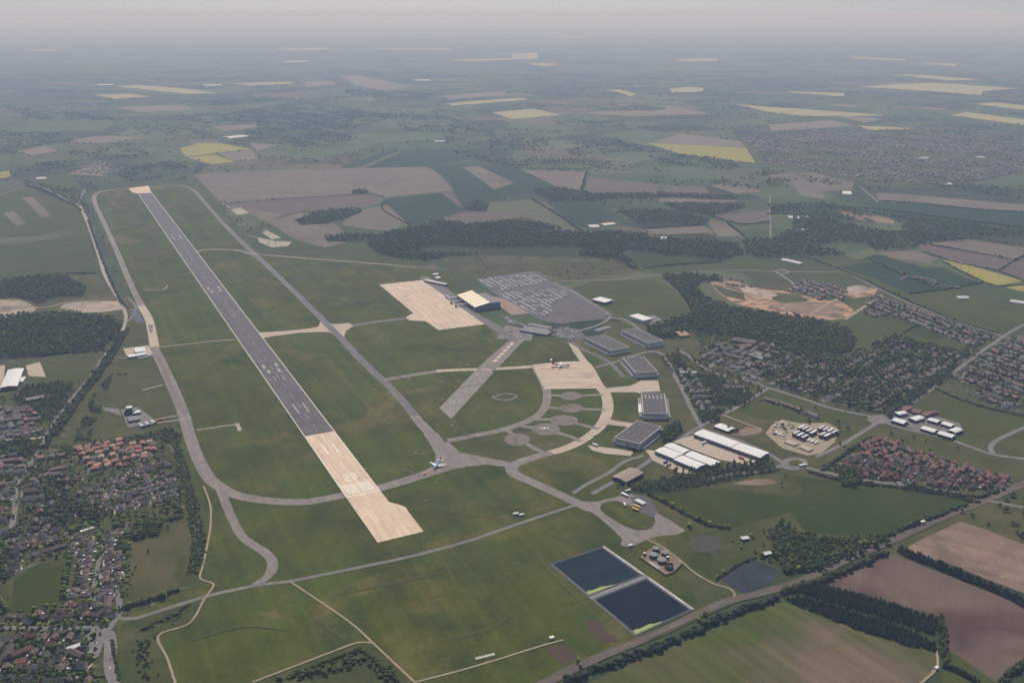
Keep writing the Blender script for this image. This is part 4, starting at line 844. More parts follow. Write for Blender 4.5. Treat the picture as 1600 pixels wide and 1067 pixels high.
# yard by the loop: tankers, coaches
for lab,x,y,an,ln,wd,hh,c,cat,nm in [('white tanker lorry at the back of the yard by the loop',976,775,(970,772,985,779),15,4,4,'white','lorry','tanker_lorry'),
 ('yellow coach, nearer of two in the dark yard',993,798,(985,795,1000,801),14,3.2,3.8,'yellow','coach','coach'),('yellow coach, farther of two in the dark yard',995,793.5,(985,790,1003,798),14,3.2,3.8,'yellow','coach','coach'),
 ('silver double tank group on the dark yard',1000,786,(992,781,1008,789),22,11,3.4,'lgrey','tank','fuel_tank'),('long white van parked by the yard entrance',981,768,(972,771,990,766),12,3,3,'white','van','van'),
 ('white lorry on the concrete taxiway verge',930,697,(924,695,935,699),13,3.4,3.8,'white','lorry','lorry'),('white van beside the taxiway loop',929,681.5,(926,683,932,680),7,2.6,2.8,'white','van','van'),
 ('small white van below the taxiway loop',921,688.5,(919,690,923,687),6,2.4,2.6,'white','van','van'),('white box lorry on the grass verge by the yard',976,790,(975,788,977,793),9,3,3.4,'white','lorry','lorry'),
 ('white box van on the asphalt below the loop taxiway',985,854,(980,855,990,852),8,3,3,'white','van','van'),('orange machine beside the arched huts',250,657,(245,658,256,656),10,3,3.4,'orange','machine','machine'),
 ('orange tug and tow bar ahead of the blue airliner',663,742,(655,747,672,735),6.5,3,2.2,'orange','tug','aircraft_tug'),('small white glide path cabin on the grass',806,805,(800,806,812,804),9,3.4,3.4,'white','cabin','equipment_cabin'),('grey equipment container beside the glide path cabin',815,806.5,(810,807,820,805),8,3,3,'lgrey','container','equipment_container'),
 ('pale brick pump cabin at the track end below the lagoons',862,999,(858,1000,866,998),6,4,3.2,'wall_render','cabin','pump_cabin'),('white marquee sized lorry on the roundabout',1254,729,(1249,730,1259,728),16,3.4,4,'white','lorry','lorry'),
 ('white flat shed at the field end of the railway bridge',1441,818,(1436,819,1446,817),8,5,4,'white','shed','small_shed'),('white cabin at the field track corner',1463,1045.5,(1460,1047,1466,1044),5,3.5,2.6,'white','cabin','small_cabin'),('blue canopy beside the village junction',138,986,(135,986,141,986),6,5,3,'navy','canopy','forecourt_canopy')]:
    g=G(x,y); o=empty(nm,(g[0],g[1],1.15),ang_px(an[:2],an[2:]),lab,cat)
    if nm=='fuel_tank':
        for k in range(4):
            b=MB(); yy=-wd/2+(k+.5)*wd/4; rr=[[(xx,yy+1.3*q*math.cos(t),1.6+1.3*q*math.sin(t)) for t in [2*math.pi*i/12 for i in range(12)]] for xx,q in((-ln/2,.6),(-ln/2+.8,1),(ln/2-.8,1),(ln/2,.6))]; b.loft(rr,'white' if k%2 else 'lgrey'); b.build('tank_barrel',o)
        continue
    if cat in('cabin','shed','container','canopy'):
        b=MB(); b.box(-ln/2,ln/2,-wd/2,wd/2,0,hh,c,c); b.build('wall',o)
        b=MB(); b.box(-ln/2-.3,ln/2+.3,-wd/2-.3,wd/2+.3,hh+.01,hh+.3,'white_roof' if cat!='canopy' else c,None,True); b.build('roof',o); continue
    b=MB(); cab=min(2.4,ln*.25)
    b.box(-ln/2,ln/2-cab-.3 if cat in('lorry','machine') else ln/2,-wd/2,wd/2,.7,hh,c,c,True); b.build('body',o)
    b=MB()
    if cat in('lorry','machine','tug'): b.box(ln/2-cab,ln/2,-wd/2+.05,wd/2-.05,.7,hh*.85+(.8 if cat=='tug' else 0),c,c,True); b.build('cab',o)
    b=MB(); b.box(ln/2+.01,ln/2+.06,-wd/2+.3,wd/2-.3,hh*.45,hh*.75,'glazing','glazing',True); b.build('windscreen',o)
    for sx in(-ln*.33,ln*.33):
        for sy in(-1,1):
            b=MB(); t=[2*math.pi*i/10 for i in range(10)]; yy=sy*(wd/2-.1); b.loft([[(sx+.55*math.cos(q),yy-.15,.55+.55*math.sin(q)) for q in t],[(sx+.55*math.cos(q),yy+.15,.55+.55*math.sin(q)) for q in t]],'black'); b.build('wheel',o)
def tugbar():
    a,b_=Vector(G(665,741)),Vector(G(673,736)); o=empty('tow_bar',(a.x,a.y,1.4),math.atan2((b_-a).y,(b_-a).x),'thin tow bar between the orange tug and the blue airliner','tow bar'); q=MB(); q.box(0,(b_-a).length,-.25,.25,.4,.8,'yellow','yellow',True); q.build('bar',o)
tugbar()
# ILS localiser array
def ils():
    a,b_=Vector(G(744,1031)),Vector(G(772,1024)); dd=b_-a; n=14
    for k in range(n):
        p=a+dd*k/(n-1); o=empty('antenna_mast',(p.x,p.y,0),math.atan2(dd.y,dd.x)+math.pi/2,'orange and white antenna mast in the row on bare grass','antenna','row of antenna masts below the runway end')
        b=MB(); b.box(-2.6,2.6,-.35,.35,2.4,2.9,'orange','white',True); b.build('boom',o)
        b=MB(); b.box(-.2,.2,-.2,.2,0,2.39,'white'); b.build('post',o)
ils()
# ---------------------------------------------------------------- aircraft
def tube(st,m,n=14):
    b=MB(); b.loft([[(x,r*math.cos(t),z+r*q*math.sin(t)) for t in [2*math.pi*i/n for i in range(n)]] for x,z,r,q in st],m); return b
def wingm(root_le,root_te,tip_le,tip_te,th,m):
    b=MB()
    for s in(1,-1):
        v=[]
        for (x,y,z) in(root_le,root_te,tip_te,tip_le): v.append((x,s*y,z))
        t=[(p[0],p[1],p[2]+(th if i<2 else th*.35)) for i,p in enumerate(v)]
        f=[(0,1,2,3),(7,6,5,4),(0,4,5,1),(1,5,6,2),(2,6,7,3),(3,7,4,0)]
        yield (s,v+t,[q if s<0 else q[::-1] for q in f])
def airliner(label,px,an,body,belly,fin,wingc,trijet=False,Ln=35.0,span=34.0):
    g=G(*px); o=empty('airliner',(g[0],g[1],1.5),an,label,'airliner'); k=Ln/36; r=1.95*k; z0=3.3*k
    h=Ln/2
    b=tube([(h,z0-.4,.1,1),(h-1.2*k,z0-.25,r*.55,1),(h-3*k,z0-.1,r*.85,1),(h-5.5*k,z0,r,1),(-h+13*k,z0,r,1),(-h+6*k,z0+.5*k,r*.72,1),(-h+1.5*k,z0+1.1*k,r*.3,1),(-h,z0+1.3*k,.12,1)],body,16); b.build('fuselage',o,True)
    if trijet:
        b=tube([(h+.03,z0-.4,.12,1),(h-1.2*k,z0-.25,r*.57,1),(h-3*k,z0-.1,r*.87,1),(h-5*k,z0,r*1.01,1)],'redp',16); b.build('nose',o,True)
        b=tube([(-h+12*k,z0,r*1.012,1),(-h+6*k,z0+.5*k,r*.74,1),(-h+1.5*k,z0+1.1*k,r*.33,1)],'redp',16); b.build('tail_cone',o,True)
    else:
        b=tube([(h-5*k,z0-.45,r*.86,1),(-h+13*k,z0-.45,r*.86,1),(-h+8*k,z0+.1,r*.7,1)],belly,14); b.build('belly',o,True)
        b=tube([(-h+9*k,z0+.28*k,r*.86,1),(-h+5*k,z0+.6*k,r*.66,1),(-h+.6*k,z0+1.25*k,r*.2,1)],fin,14); b.build('tail_cone',o,True)
    sw=.42; xr=2.5*k
    for s,v,f in wingm((xr+3,r*.6,z0-1.1),(xr-4.2*k,r*.6,z0-1.1),(xr+3-span/2*sw-1.5,span/2,z0+.6),(xr+1.2-span/2*sw-1.5,span/2,z0+.6),.55,wingc):
        b=MB(); b.raw(v,f,wingc); b.build('wing',o)
    zt=z0+(9.2*k if trijet else 2.0*k); xt=-h+(1.0 if trijet else 3.5*k)
    for s,v,f in wingm((xt+1.5,.2,zt),(xt-2.2,.2,zt),(xt-2.5,6*k,zt+.3),(xt-4,6*k,zt+.3),.3,'white'):
        b=MB(); b.raw(v,f,'white'); b.build('tailplane',o)
    b=MB(); zf=z0+r*.5; ht=zt if trijet else z0+8.6*k
    P=[(-h+8*k,0,zf),(-h+1.6*k,0,zf),(-h-.6,0,ht),(-h+2.4,0,ht)]; v=[(p[0],-.22,p[2]) for p in P]+[(p[0],.22,p[2]) for p in P]
    b.raw(v,[(0,1,2,3),(7,6,5,4),(0,4,5,1),(1,5,6,2),(2,6,7,3),(3,7,4,0)],fin); b.build('tail_fin',o)
    eng=[(-h+7*k,3.1*k,z0+.6*k),(-h+7*k,-3.1*k,z0+.6*k)] if trijet else [(xr+2.2,5.6*k,z0-1.6),(xr+2.2,-5.6*k,z0-1.6)]
    for x,y,z in eng:
        b=MB(); er=1.05*k; n=12; T=[2*math.pi*i/n for i in range(n)]
        b.loft([[(xx,y+er*q*math.cos(t),z+er*q*math.sin(t)) for t in T] for xx,q in((x+2.2,.9),(x+1.2,1),(x-1,.9),(x-2.4,.6))],'white'); e=b.build('engine',o,True)
        b=MB(); b.loft([[(xx,y+er*.93*math.cos(t),z+er*.93*math.sin(t)) for t in T] for xx in(x+2.22,x+2.6)],'orange' if not trijet else 'steel'); b.build('intake',e)
    for x,y in((h-4*k,0),(-.5,2.6*k),(-.5,-2.6*k)):
        b=MB(); b.box(x-.6,x+.6,y-.35,y+.35,-.5,.7,'black'); b.box(x-.15,x+.15,y-.15,y+.15,.7,z0-r*.7,'steel'); b.build('undercarriage',o)
    if not trijet:
        b=MB(); 
        for s in(-1,1): b.box(-h+13*k,h-6*k,s*(r*.99)-.04,s*(r*.99)+.04,z0+.15,z0+.5,'navy','navy',True)
        b.build('window_line',o)
    b=MB(); b.box(h-2.6*k,h-2.0*k,-r*.55,r*.55,z0+r*.35,z0+r*.55,'glazing','glazing',True); b.build('windscreen',o)
a=ang_px((690.5,719),(676.5,735)); airliner('sky blue airliner with white wings being towed on the taxiway bend',(683.5,729),a,'planeblue','navy','navy','white',False,36,34)
a=ang_px((858,571),(891,573)); airliner('white jet with red nose and red T-tail parked on the stained apron',(876,573.2),a,'white','white','redp','white',True,46,33)
def lightplane(label,px,an,s,group=None):
    g=G(*px); o=empty('light_aircraft',(g[0],g[1],1.15),an,label,'aircraft',group)
    b=tube([(6*s,1.6*s,.15*s,1),(5*s,1.6*s,.75*s,1),(1*s,1.7*s,.95*s,1),(-3*s,1.9*s,.5*s,1),(-6*s,2.1*s,.12*s,1)],'white',12); b.build('fuselage',o,True)
    b=MB(); b.box(.2*s,2.2*s,-7.5*s,7.5*s,2.5*s,2.7*s,'white','white',True); b.build('wing',o)
    b=MB(); b.box(-6*s,-4.8*s,-2.7*s,2.7*s,2.1*s,2.25*s,'white','white',True); b.build('tailplane',o)
    b=MB(); b.box(-6.2*s,-4.9*s,-.1*s,.1*s,2.2*s,4.2*s,'white'); b.build('tail_fin',o)
    for sy in(-1,1): b=MB(); b.cyl(1.8*s,sy*2.4*s,.5*s,1.7*s,2.5*s,'white',10); b.build('engine',o)
    for x,y in((4*s,0),(.5*s,1.8*s),(.5*s,-1.8*s)): b=MB(); b.box(x-.3*s,x+.3*s,y-.2*s,y+.2*s,0,1.6*s,'black'); b.build('wheel',o)
lightplane('small white twin engined aircraft on a round hardstand',(850.5,672),ang_px((850,675),(852,667)),1.25)
lightplane('white light aircraft parked at the hangar corner',(998,615),ang_px((1000,617),(995,611)),1.1)
# ---------------------------------------------------------------- houses
def dist(x,y): return math.hypot(x,y)
HT={'bungalow':(13,8.6,2.7,2.7,'hip'),'semi':(12.5,8.6,5.1,3.0,'gable'),'detached':(10.5,9,5.0,3.4,'gable'),'terrace':(25,8.6,5.2,2.9,'gable'),'townhouse':(7.6,8.4,5.2,3.4,'gable')}
def house_geo(t,roof,wall):
    l,d_,h,r,st=HT[t]; X,Y=l/2,d_/2; w=MB(); w.box(-X,X,-Y,Y,0,h,wall)
    rf=MB(); e=.5; ins=Y if st=='hip' else 0
    P=[(-X-e,-Y-e,h-.1),(X+e,-Y-e,h-.1),(X+e,Y+e,h-.1),(-X-e,Y+e,h-.1),(-X-e+ins,0,h+r),(X+e-ins,0,h+r)]
    rf.raw(P,[(0,1,5,4),(2,3,4,5),(1,2,5),(3,0,4)],roof)
    if st=='gable':
        w.poly([(-X,Y,h),(-X,-Y,h),(-X,0,h+r*.93)],wall); w.poly([(X,-Y,h),(X,Y,h),(X,0,h+r*.93)],wall)
        rf.f=rf.f[:2]; rf.mi=rf.mi[:2]
    if t=='detached':
        w.box(-X+1,-X+5,-Y-2.6,-Y,0,h*.96,wall); rf.raw([(-X+.6,-Y-3,h-.2),(-X+5.4,-Y-3,h-.2),(-X+3,-Y-3,h+2),(-X+.6,-Y+1.5,h-.2),(-X+5.4,-Y+1.5,h-.2),(-X+3,-Y+2.5,h+2)],[(0,2,5,3),(2,1,4,5)],roof)
    if t=='bungalow': w.box(X-.1,X+3,-Y+1,Y-2,0,2.3,wall,'mgrey')
    ch=MB()
    for x in [X*.5]: ch.box(x-.45,x+.45,-.5,.5,h+r*.6,h+r+1.1,'wall_brick','r_dark')
    cv=MB(); cv.box(-X+1.2,-X+4.6,Y+.05,Y+3.1,0,2.3,'white','white_roof')
    return w,rf,ch,cv
HOUSES=[]  # x,y,ang,type,roof,label,group
def addh(x,y,a,t,roof,lab,grp): HOUSES.append((x,y,a,t,roof,lab,grp))
CARS=[]; TREES=[]; occ={}
def occupied(x,y,r):
    cx,cy=int(x//16),int(y//16)
    for i in(-1,0,1):
        for j in(-1,0,1):
            for q in occ.get((cx+i,cy+j),()):
                if (q[0]-x)**2+(q[1]-y)**2<(r+q[2])**2: return True
    return False
def occ_add(x,y,r): occ.setdefault((int(x//16),int(y//16)),[]).append((x,y,r))
def pick(mix):
    r=random.random()*sum(mix.values())
    for k,v in mix.items():
        r-=v
        if r<=0: return k
    return k
RW={'r_orange':'orange tiled','r_red':'red tiled','r_brown':'brown tiled','r_grey':'grey slated','r_pink':'salmon tiled','r_dark':'dark roofed'}
random_rows=True
def row(s,types,roofs,where,grp,spacing=14,off=0,world=False,carp=.55,z=0,wild=0):
    """houses in a row along a pixel line, off metres to one side of it"""
    pts=[Vector(p) for p in (s if world else W(L(s)))]
    for a,b in zip(pts[:-1],pts[1:]):
        dd=b-a; n=max(1,int(dd.length/spacing)); u=dd.normalized(); nn=Vector((-u.y,u.x))
        for k in range(n):
            t=pick(types); p=a+u*((k+.5)*dd.length/n+random.uniform(-.8-3*wild,.8+3*wild))+nn*(off+random.uniform(-1.5-6*wild,1.5+6*wild))
            ro={'terrace':8.5,'townhouse':4.3}.get(t,6.2)
            if occupied(p.x,p.y,ro): continue
            occ_add(p.x,p.y,ro); rf=pick(roofs); an=math.atan2(u.y,u.x)+random.gauss(0,.05+wild*.25)+(math.pi/2 if random.random()<.18+wild*.3 else 0)+(math.pi if random.random()<.5 else 0)
            addh(p.x,p.y,an,t,rf,RW[rf]+' '+{'semi':'semi-detached house','detached':'detached house','bungalow':'bungalow','terrace':'terraced block','townhouse':'narrow town house'}[t]+' '+where,grp)
            if random.random()<carp:
                q=p+nn*random.choice((-1,1))*random.uniform(7.5,10)+u*random.uniform(-4,4); CARS.append((q.x,q.y,an+random.choice((0,math.pi/2)),where))
def street(s,*a,setback=13,**k):
    row(s,*a,off=setback,**k); row(s,*a,off=-setback,**k)
def rows_in(poly,d,sp,types,roofs,where,grp,spacing=14,carp=.4,keep=1.0,streets=True,wild=.3,ragged=False):
    P=W(L(poly)); a=ang_px(*L(d)); u=Vector((math.cos(a),math.sin(a))); n=Vector((-u.y,u.x))
    cs=[Vector(p) for p in P]; v0=min(c.dot(n) for c in cs); v1=max(c.dot(n) for c in cs); u0=min(c.dot(u) for c in cs); u1=max(c.dot(u) for c in cs)
    v=v0+sp*.4; i=0
    while v<v1:
        t=u0; st=None; bend=random.uniform(-.0004,.0004)
        seg=[]
        while t<u1+8:
            p=u*t+n*(v+bend*(t-u0)**1.0*20)
            ins=inpoly(p.x,p.y,P) and t<u1 and random.random()>.012 and not(ragged and noise.noise((p.x/420,p.y/420,2.0))+.45*noise.noise((p.x/110,p.y/110,5.0))<-.12)
            if ins: seg.append((p.x,p.y))
            elif seg:
                if len(seg)>4:
                    if streets and sp>30: ribbon('street',seg[::3],5.5,'street',None,None,False,True)
                    if random.random()<=keep: row([seg[0],seg[-1]],types,roofs,where,grp,spacing,off=12 if sp>30 else 0,world=True,carp=carp,wild=wild)
                    if sp>30 and random.random()<=keep: row([seg[0],seg[-1]],types,roofs,where,grp,spacing,off=-12,world=True,carp=carp,wild=wild)
                seg=[]
            t+=8
        v+=sp; i+=1
OR={'r_orange':5,'r_pink':2,'r_brown':1,'r_grey':1}; BR={'r_brown':5,'r_dark':2,'r_grey':1}; MX={'r_brown':5,'r_dark':4,'r_red':.7,'r_grey':3,'r_orange':.12}; FT={'r_grey':5,'r_dark':3,'r_brown':2}; RD={'r_red':6,'r_brown':2,'r_dark':1}
two={'semi':2,'detached':3}; bun={'bungalow':4,'detached':1}; mixd={'semi':3,'detached':2,'bungalow':1,'terrace':1}
g='houses of the orange roofed estate below the control tower'; wh='in the orange roofed estate below the control tower'
for s in ['58,718 104,711.5','112,705 145,699 172,695','204,697.5 240,692','152,717 185,711 238,704','147,731 175,726 205,717 232,710','130,708 150,706','160,708 186,702','185,697 190,704']: row(s,two,OR,wh,g,14.5,wild=.6)
g='bungalows of the brown roofed estate beside the scrub belt'; wh='in the brown roofed estate beside the scrub belt'
for s in ['165,753 192,748','205,737 232,730 262,723','150,757 158,772 168,792','186,763 206,758','224,742 233,757','192,774 240,759 270,752','192,786 258,772','162,797 218,785','128,768 150,756','250,738 266,748','172,764 178,780','238,742 262,738']: row(s,bun,BR,wh,g,15.5)
g='houses among trees along the village road'; wh='among trees beside the winding village road'
for s in ['40,752 78,745','78,738 104,733','58,766 80,760','92,766 115,766 140,760','58,790 64,806','60,818 85,812','108,806 132,800','100,785 125,778','40,733 55,728','5,745 22,735','0,770 20,768','-5,800 15,795','-5,815 12,812','-5,835 5,832']: row(s,mixd,MX,wh,g,15)
g='bungalows round the cul-de-sac by the playing field'; wh='round the cul-de-sac by the playing field'
street('160,846 152,888 147,918',bun,BR,wh,g,setback=15,spacing=14); row('176,832 172,850 168,880 172,912',bun,BR,wh,g,14,off=-3)
for s in ['104,933 142,930','152,932 178,938','112,842 150,838','110,862 140,858']: row(s,bun,BR,wh,g,13)
g='cottages above the playing field'; wh='along the lane above the playing field'
for s in ['40,840 98,828','42,852 100,844','0,868 35,852','10,882 35,872','50,836 80,826','0,898 15,893']: row(s,mixd,MX,wh,g,15)
g='houses by the village junction'; wh='by the village junction and its forecourt'
for s in ['5,963 45,968','48,966 75,960','85,957 110,960','120,968 150,962 180,950','140,950 178,946','100,945 125,948','40,998 55,996','68,1010 92,1012','75,1030 105,1032','110,1020 132,1028','20,1040 48,1036','60,1042 110,1048','115,1042 140,1046','120,1070 160,1064','30,1024 40,1020']: row(s,mixd,{'r_brown':4,'r_dark':3,'r_orange':1.2,'r_red':1},wh,g,16)
g='houses at the left edge below the school'; wh='at the left edge below the long school block'
for s in ['-5,652 20,642 48,638','-5,662 35,655','-5,671 40,664','-5,679 70,675','10,645 40,643','-5,718 30,712','-5,730 20,728']: row(s,mixd,MX,wh,g,14)
g='red roofed houses of the estate above the railway'; 
rows_in('1296,733 1362,684 1400,692 1440,708 1545,740 1578,744 1556,766 1480,766 1400,754 1330,746','1300,740 1362,688',14,{'townhouse':4,'detached':1},{'r_red':6,'r_brown':3,'r_dark':2},'in the dense red roofed estate above the railway',g,9.5,.3,1,False,.8)
g='houses of the leafy village beyond the junction'
rows_in('1130,600 1180,570 1240,556 1300,566 1345,548 1400,524 1440,538 1500,547 1540,540 1480,588 1430,618 1385,645 1340,640 1290,628 1250,618 1200,600','1330,640 1480,560',56,{'bungalow':3,'detached':2,'semi':1},MX,'in the leafy village beyond the junction',g,17,.5,.85,True,.7)
g='houses right of the main road'
rows_in('1486,592 1560,538 1610,525 1610,642 1560,636','1500,600 1600,640',58,mixd,MX,'right of the main road by the rough field',g,14,.4,1,True,.5)
g='houses between the fields and the crossroads'
rows_in('1350,490 1362,464 1430,484 1500,510 1555,528 1530,543 1440,508','1380,470 1540,530',58,mixd,MX,'between the fields and the crossroads',g,15,.35)
g='new houses on the building site'
rows_in('1228,455 1258,436 1300,446 1324,452 1320,470 1285,470','1240,440 1310,470',30,{'townhouse':2,'detached':2},{'r_orange':.8,'r_dark':4,'r_brown':3},'on the red earth building site',g,13,.2,1,False)
rows_in('1112,440 1150,437 1180,447 1150,455','1112,440 1180,447',34,two,{'r_dark':3},'on the red earth building site',g,15,.1,.6,False)
for s in ['1405,440 1420,433 1460,442 1465,446','1180,215 1300,207','1470,447 1500,452']: row(s,mixd,MX,'in the far fields','farm houses in the fields',16)
for poly,d in [('1150,216 1240,206 1330,205 1500,200 1610,214 1610,268 1500,288 1400,293 1330,283 1250,263 1195,253','1200,215 1600,260'),('150,250 200,262 180,275 110,270','100,270 200,262'),('-10,150 60,145 145,160 150,170 40,178 -10,175','0,160 140,165'),('300,200 370,210 385,220 340,222','300,200 380,220'),('640,205 690,210 685,216 650,216','640,205 690,212'),('930,262 990,262 985,270 930,270','930,262 990,268'),('300,95 370,90 380,122 310,120','300,100 380,110')]:
    rows_in(poly,d,62 if poly[0]=='1' else 120,mixd,FT,'in the far town','houses of the far town',27,0,.9,False,1.0,True)
# second rows that fill the estates
for poly,d,sp,ty,rf,wh,g,spc in [('112,700 180,690 245,688 252,708 200,730 140,737 120,716','150,712 240,700',24,two,OR,'in the orange roofed estate below the control tower','houses of the orange roofed estate below the control tower',14),
 ('140,752 172,742 205,735 264,720 278,745 276,776 215,794 160,802 128,775','170,766 262,745',23,bun,BR,'in the brown roofed estate beside the scrub belt','bungalows of the brown roofed estate beside the scrub belt',14),
 ('108,832 150,834 140,915 150,925 185,840 196,842 184,940 104,938','160,846 147,918',22,bun,BR,'round the cul-de-sac by the playing field','bungalows round the cul-de-sac by the playing field',14),
 ('-10,952 60,960 185,942 186,962 100,973 -10,974','0,965 180,955',24,mixd,BR,'by the village junction and its forecourt','houses by the village junction',17),('-10,990 130,992 150,1060 -10,1066','0,1030 130,1030',33,mixd,BR,'by the village junction and its forecourt','houses by the village junction',17),
 ('-10,636 62,634 62,682 -10,688','0,660 60,655',27,mixd,MX,'at the left edge below the long school block','houses at the left edge below the school',15),('-10,712 44,716 38,740 24,790 15,835 -10,852','0,740 40,735',27,mixd,MX,'among trees beside the winding village road','houses among trees along the village road',15),
 ('50,735 112,730 142,765 150,785 100,800 110,830 45,832 35,790','60,770 130,765',30,mixd,MX,'among trees beside the winding village road','houses among trees along the village road',16),('-10,856 38,846 100,830 105,862 60,872 20,895 -10,905','0,875 100,845',26,mixd,MX,'along the lane above the playing field','cottages above the playing field',15)]:
    rows_in(poly,d,sp,ty,rf,wh,g,spc,.6,1,False,.35)
rows_in('1090,560 1130,545 1200,535 1235,552 1190,592 1130,575','1100,575 1150,548',50,{'terrace':3,'detached':1},{'r_dark':3,'r_grey':3,'r_brown':2},'in the camp beside the barrack blocks','smaller camp buildings',30,.3,.8,False,.3)
rows_in('1062,570 1085,590 1120,640 1100,650 1070,600','1065,575 1100,640',45,{'terrace':2,'detached':2},{'r_dark':3,'r_grey':3},'along the base road past the hangars','buildings along the base road',32,.3,.8,False,.3)
rows_in('1180,600 1250,622 1330,646 1300,655 1240,640 1200,622','1200,608 1310,645',32,mixd,MX,'along the road to the junction','houses along the road to the junction',17,.5,.7,False,.4)
row('140,722 150,738',bun,BR,'in the brown roofed estate beside the scrub belt','bungalows of the brown roofed estate beside the scrub belt',15)
g='bungalows of the brown roofed estate beside the scrub belt'; wh='in the brown roofed estate beside the scrub belt'
for s in ['175,757 212,748','200,745 222,740','205,767 240,756','146,764 158,784','130,776 150,768','236,750 272,744','180,792 200,789','210,782 262,768']: row(s,bun,BR,wh,g,15)
g='bungalows round the cul-de-sac by the playing field'; wh='round the cul-de-sac by the playing field'
for s in ['134,850 128,890 124,916','186,832 186,870 182,912','120,868 150,862','106,850 130,845']: row(s,bun,BR,wh,g,14)
HOUSES.sort(key=lambda h:dist(h[0],h[1]))
# prototypes
PG={}
def pgeo(t,r): 
    if (t,r) not in PG: PG[(t,r)]=house_geo(t,r,'wall_brick' if r in('r_orange','r_red','r_brown') else 'wall_render')
    return PG[(t,r)]
PM={}
NEARH=[h for h in HOUSES[:300]]
for (x,y,a,t,r,lab,grp) in NEARH:
    if (t,r) not in PM: PM[(t,r)]=[b.mesh(n) for b,n in zip(pgeo(t,r),('wall','roof','chimney','conservatory'))]
    o=empty('house',(x,y,0),a,lab,'house',grp)
    o.scale=(1.05,1.05,1.05)
    for me in PM[(t,r)][:4 if random.random()<.45 else 3]: link(me.name.split('.')[0],me,o)
def merge(name,inst,mats):
    """inst: list of (MB list, x,y,z,ang,scale) -> one mesh"""
    cache={}; V=[];F3=[];F4=[];m3=[];m4=[]; base=0
    for mbs,x,y,z,a,s in inst:
        k=id(mbs)
        if k not in cache:
            vs=[];t3=[];t4=[];i3=[];i4=[]
            for mb in mbs:
                b=len(vs); vs+=mb.v
                for f,mi in zip(mb.f,mb.mi):
                    idx=mats.index(mb.mats[mi])
                    if len(f)==3: t3.append([b+q for q in f]); i3.append(idx)
                    elif len(f)==4: t4.append([b+q for q in f]); i4.append(idx)
                    else:
                        for q in range(1,len(f)-1): t3.append([b+f[0],b+f[q],b+f[q+1]]); i3.append(idx)
            cache[k]=(np.array(vs,float),np.array(t3,int).reshape(-1,3),np.array(t4,int).reshape(-1,4),np.array(i3,int),np.array(i4,int))
        v,t3,t4,i3,i4=cache[k]; c,sn=math.cos(a),math.sin(a)
        q=v*s if not isinstance(s,tuple) else v*np.array(s)
        q=np.stack([q[:,0]*c-q[:,1]*sn+x,q[:,0]*sn+q[:,1]*c+y,q[:,2]+z],1); V.append(q)
        if len(t3): F3.append(t3+base); m3.append(i3)
        if len(t4): F4.append(t4+base); m4.append(i4)
        base+=len(v)
    Fa=[];MI=[]
    if F3: Fa.append(np.concatenate(F3)); MI.append(np.concatenate(m3))
    if F4: Fa.append(np.concatenate(F4)); MI.append(np.concatenate(m4))
    return bigmesh(name,np.concatenate(V),Fa,mats,MI)
FARP={}
dq=MB(); hq=MB()
for (x,y,a,t,r,lab,grp) in HOUSES:
    if dist(x,y)>2700: continue
    c,sn=math.cos(a),math.sin(a); l=HT[t][0]/2
    P=lambda u,v,z: (x+c*u-sn*v,y+sn*u+c*v,z)
    if random.random()<.6:
        s_=random.choice((-1,1)); u0=s_*(l+.6); u1=s_*(l+3.6); v0,v1=(-11,random.uniform(-2,6)); dq.poly([P(u0,v0,.64),P(u1,v0,.64),P(u1,v1,.64),P(u0,v1,.64)][::s_],'yard' if random.random()<.75 else 'brick_pave')
    for u in (-l-4,l+4):
        if random.random()<.55:
            v0,v1=(5,18) if random.random()<.7 else (-14,-4)
            b=len(hq.v); hq.v+=[P(u-.8,v0,0),P(u+.8,v0,0),P(u+.8,v1,0),P(u-.8,v1,0),P(u-.6,v0,2.4),P(u+.6,v0,2.2),P(u+.6,v1,2.5),P(u-.6,v1,2.2)]; k=hq.slot('hedge')
            for f in ((0,1,5,4),(1,2,6,5),(2,3,7,6),(3,0,4,7),(4,5,6,7)): hq.f.append(tuple(b+i for i in f)); hq.mi.append(k)
dq.build('driveway')['kind']='structure'
tag(hq.build('garden_hedges'),'clipped hedges dividing the gardens of all the estates','hedges',None,'stuff')
inst=[]
for (x,y,a,t,r,lab,grp) in HOUSES[300:]:
    if (t,r) not in FARP: FARP[(t,r)]=list(pgeo(t,r)[:2])
    inst.append((FARP[(t,r)],x,y,0,a,1.1))
o=link('houses',merge('houses',inst,['wall_brick','wall_render','r_orange','r_red','r_brown','r_grey','r_pink','r_dark','mgrey']))
tag(o,'far off mass of village and town houses with mixed roofs','houses','houses','stuff')
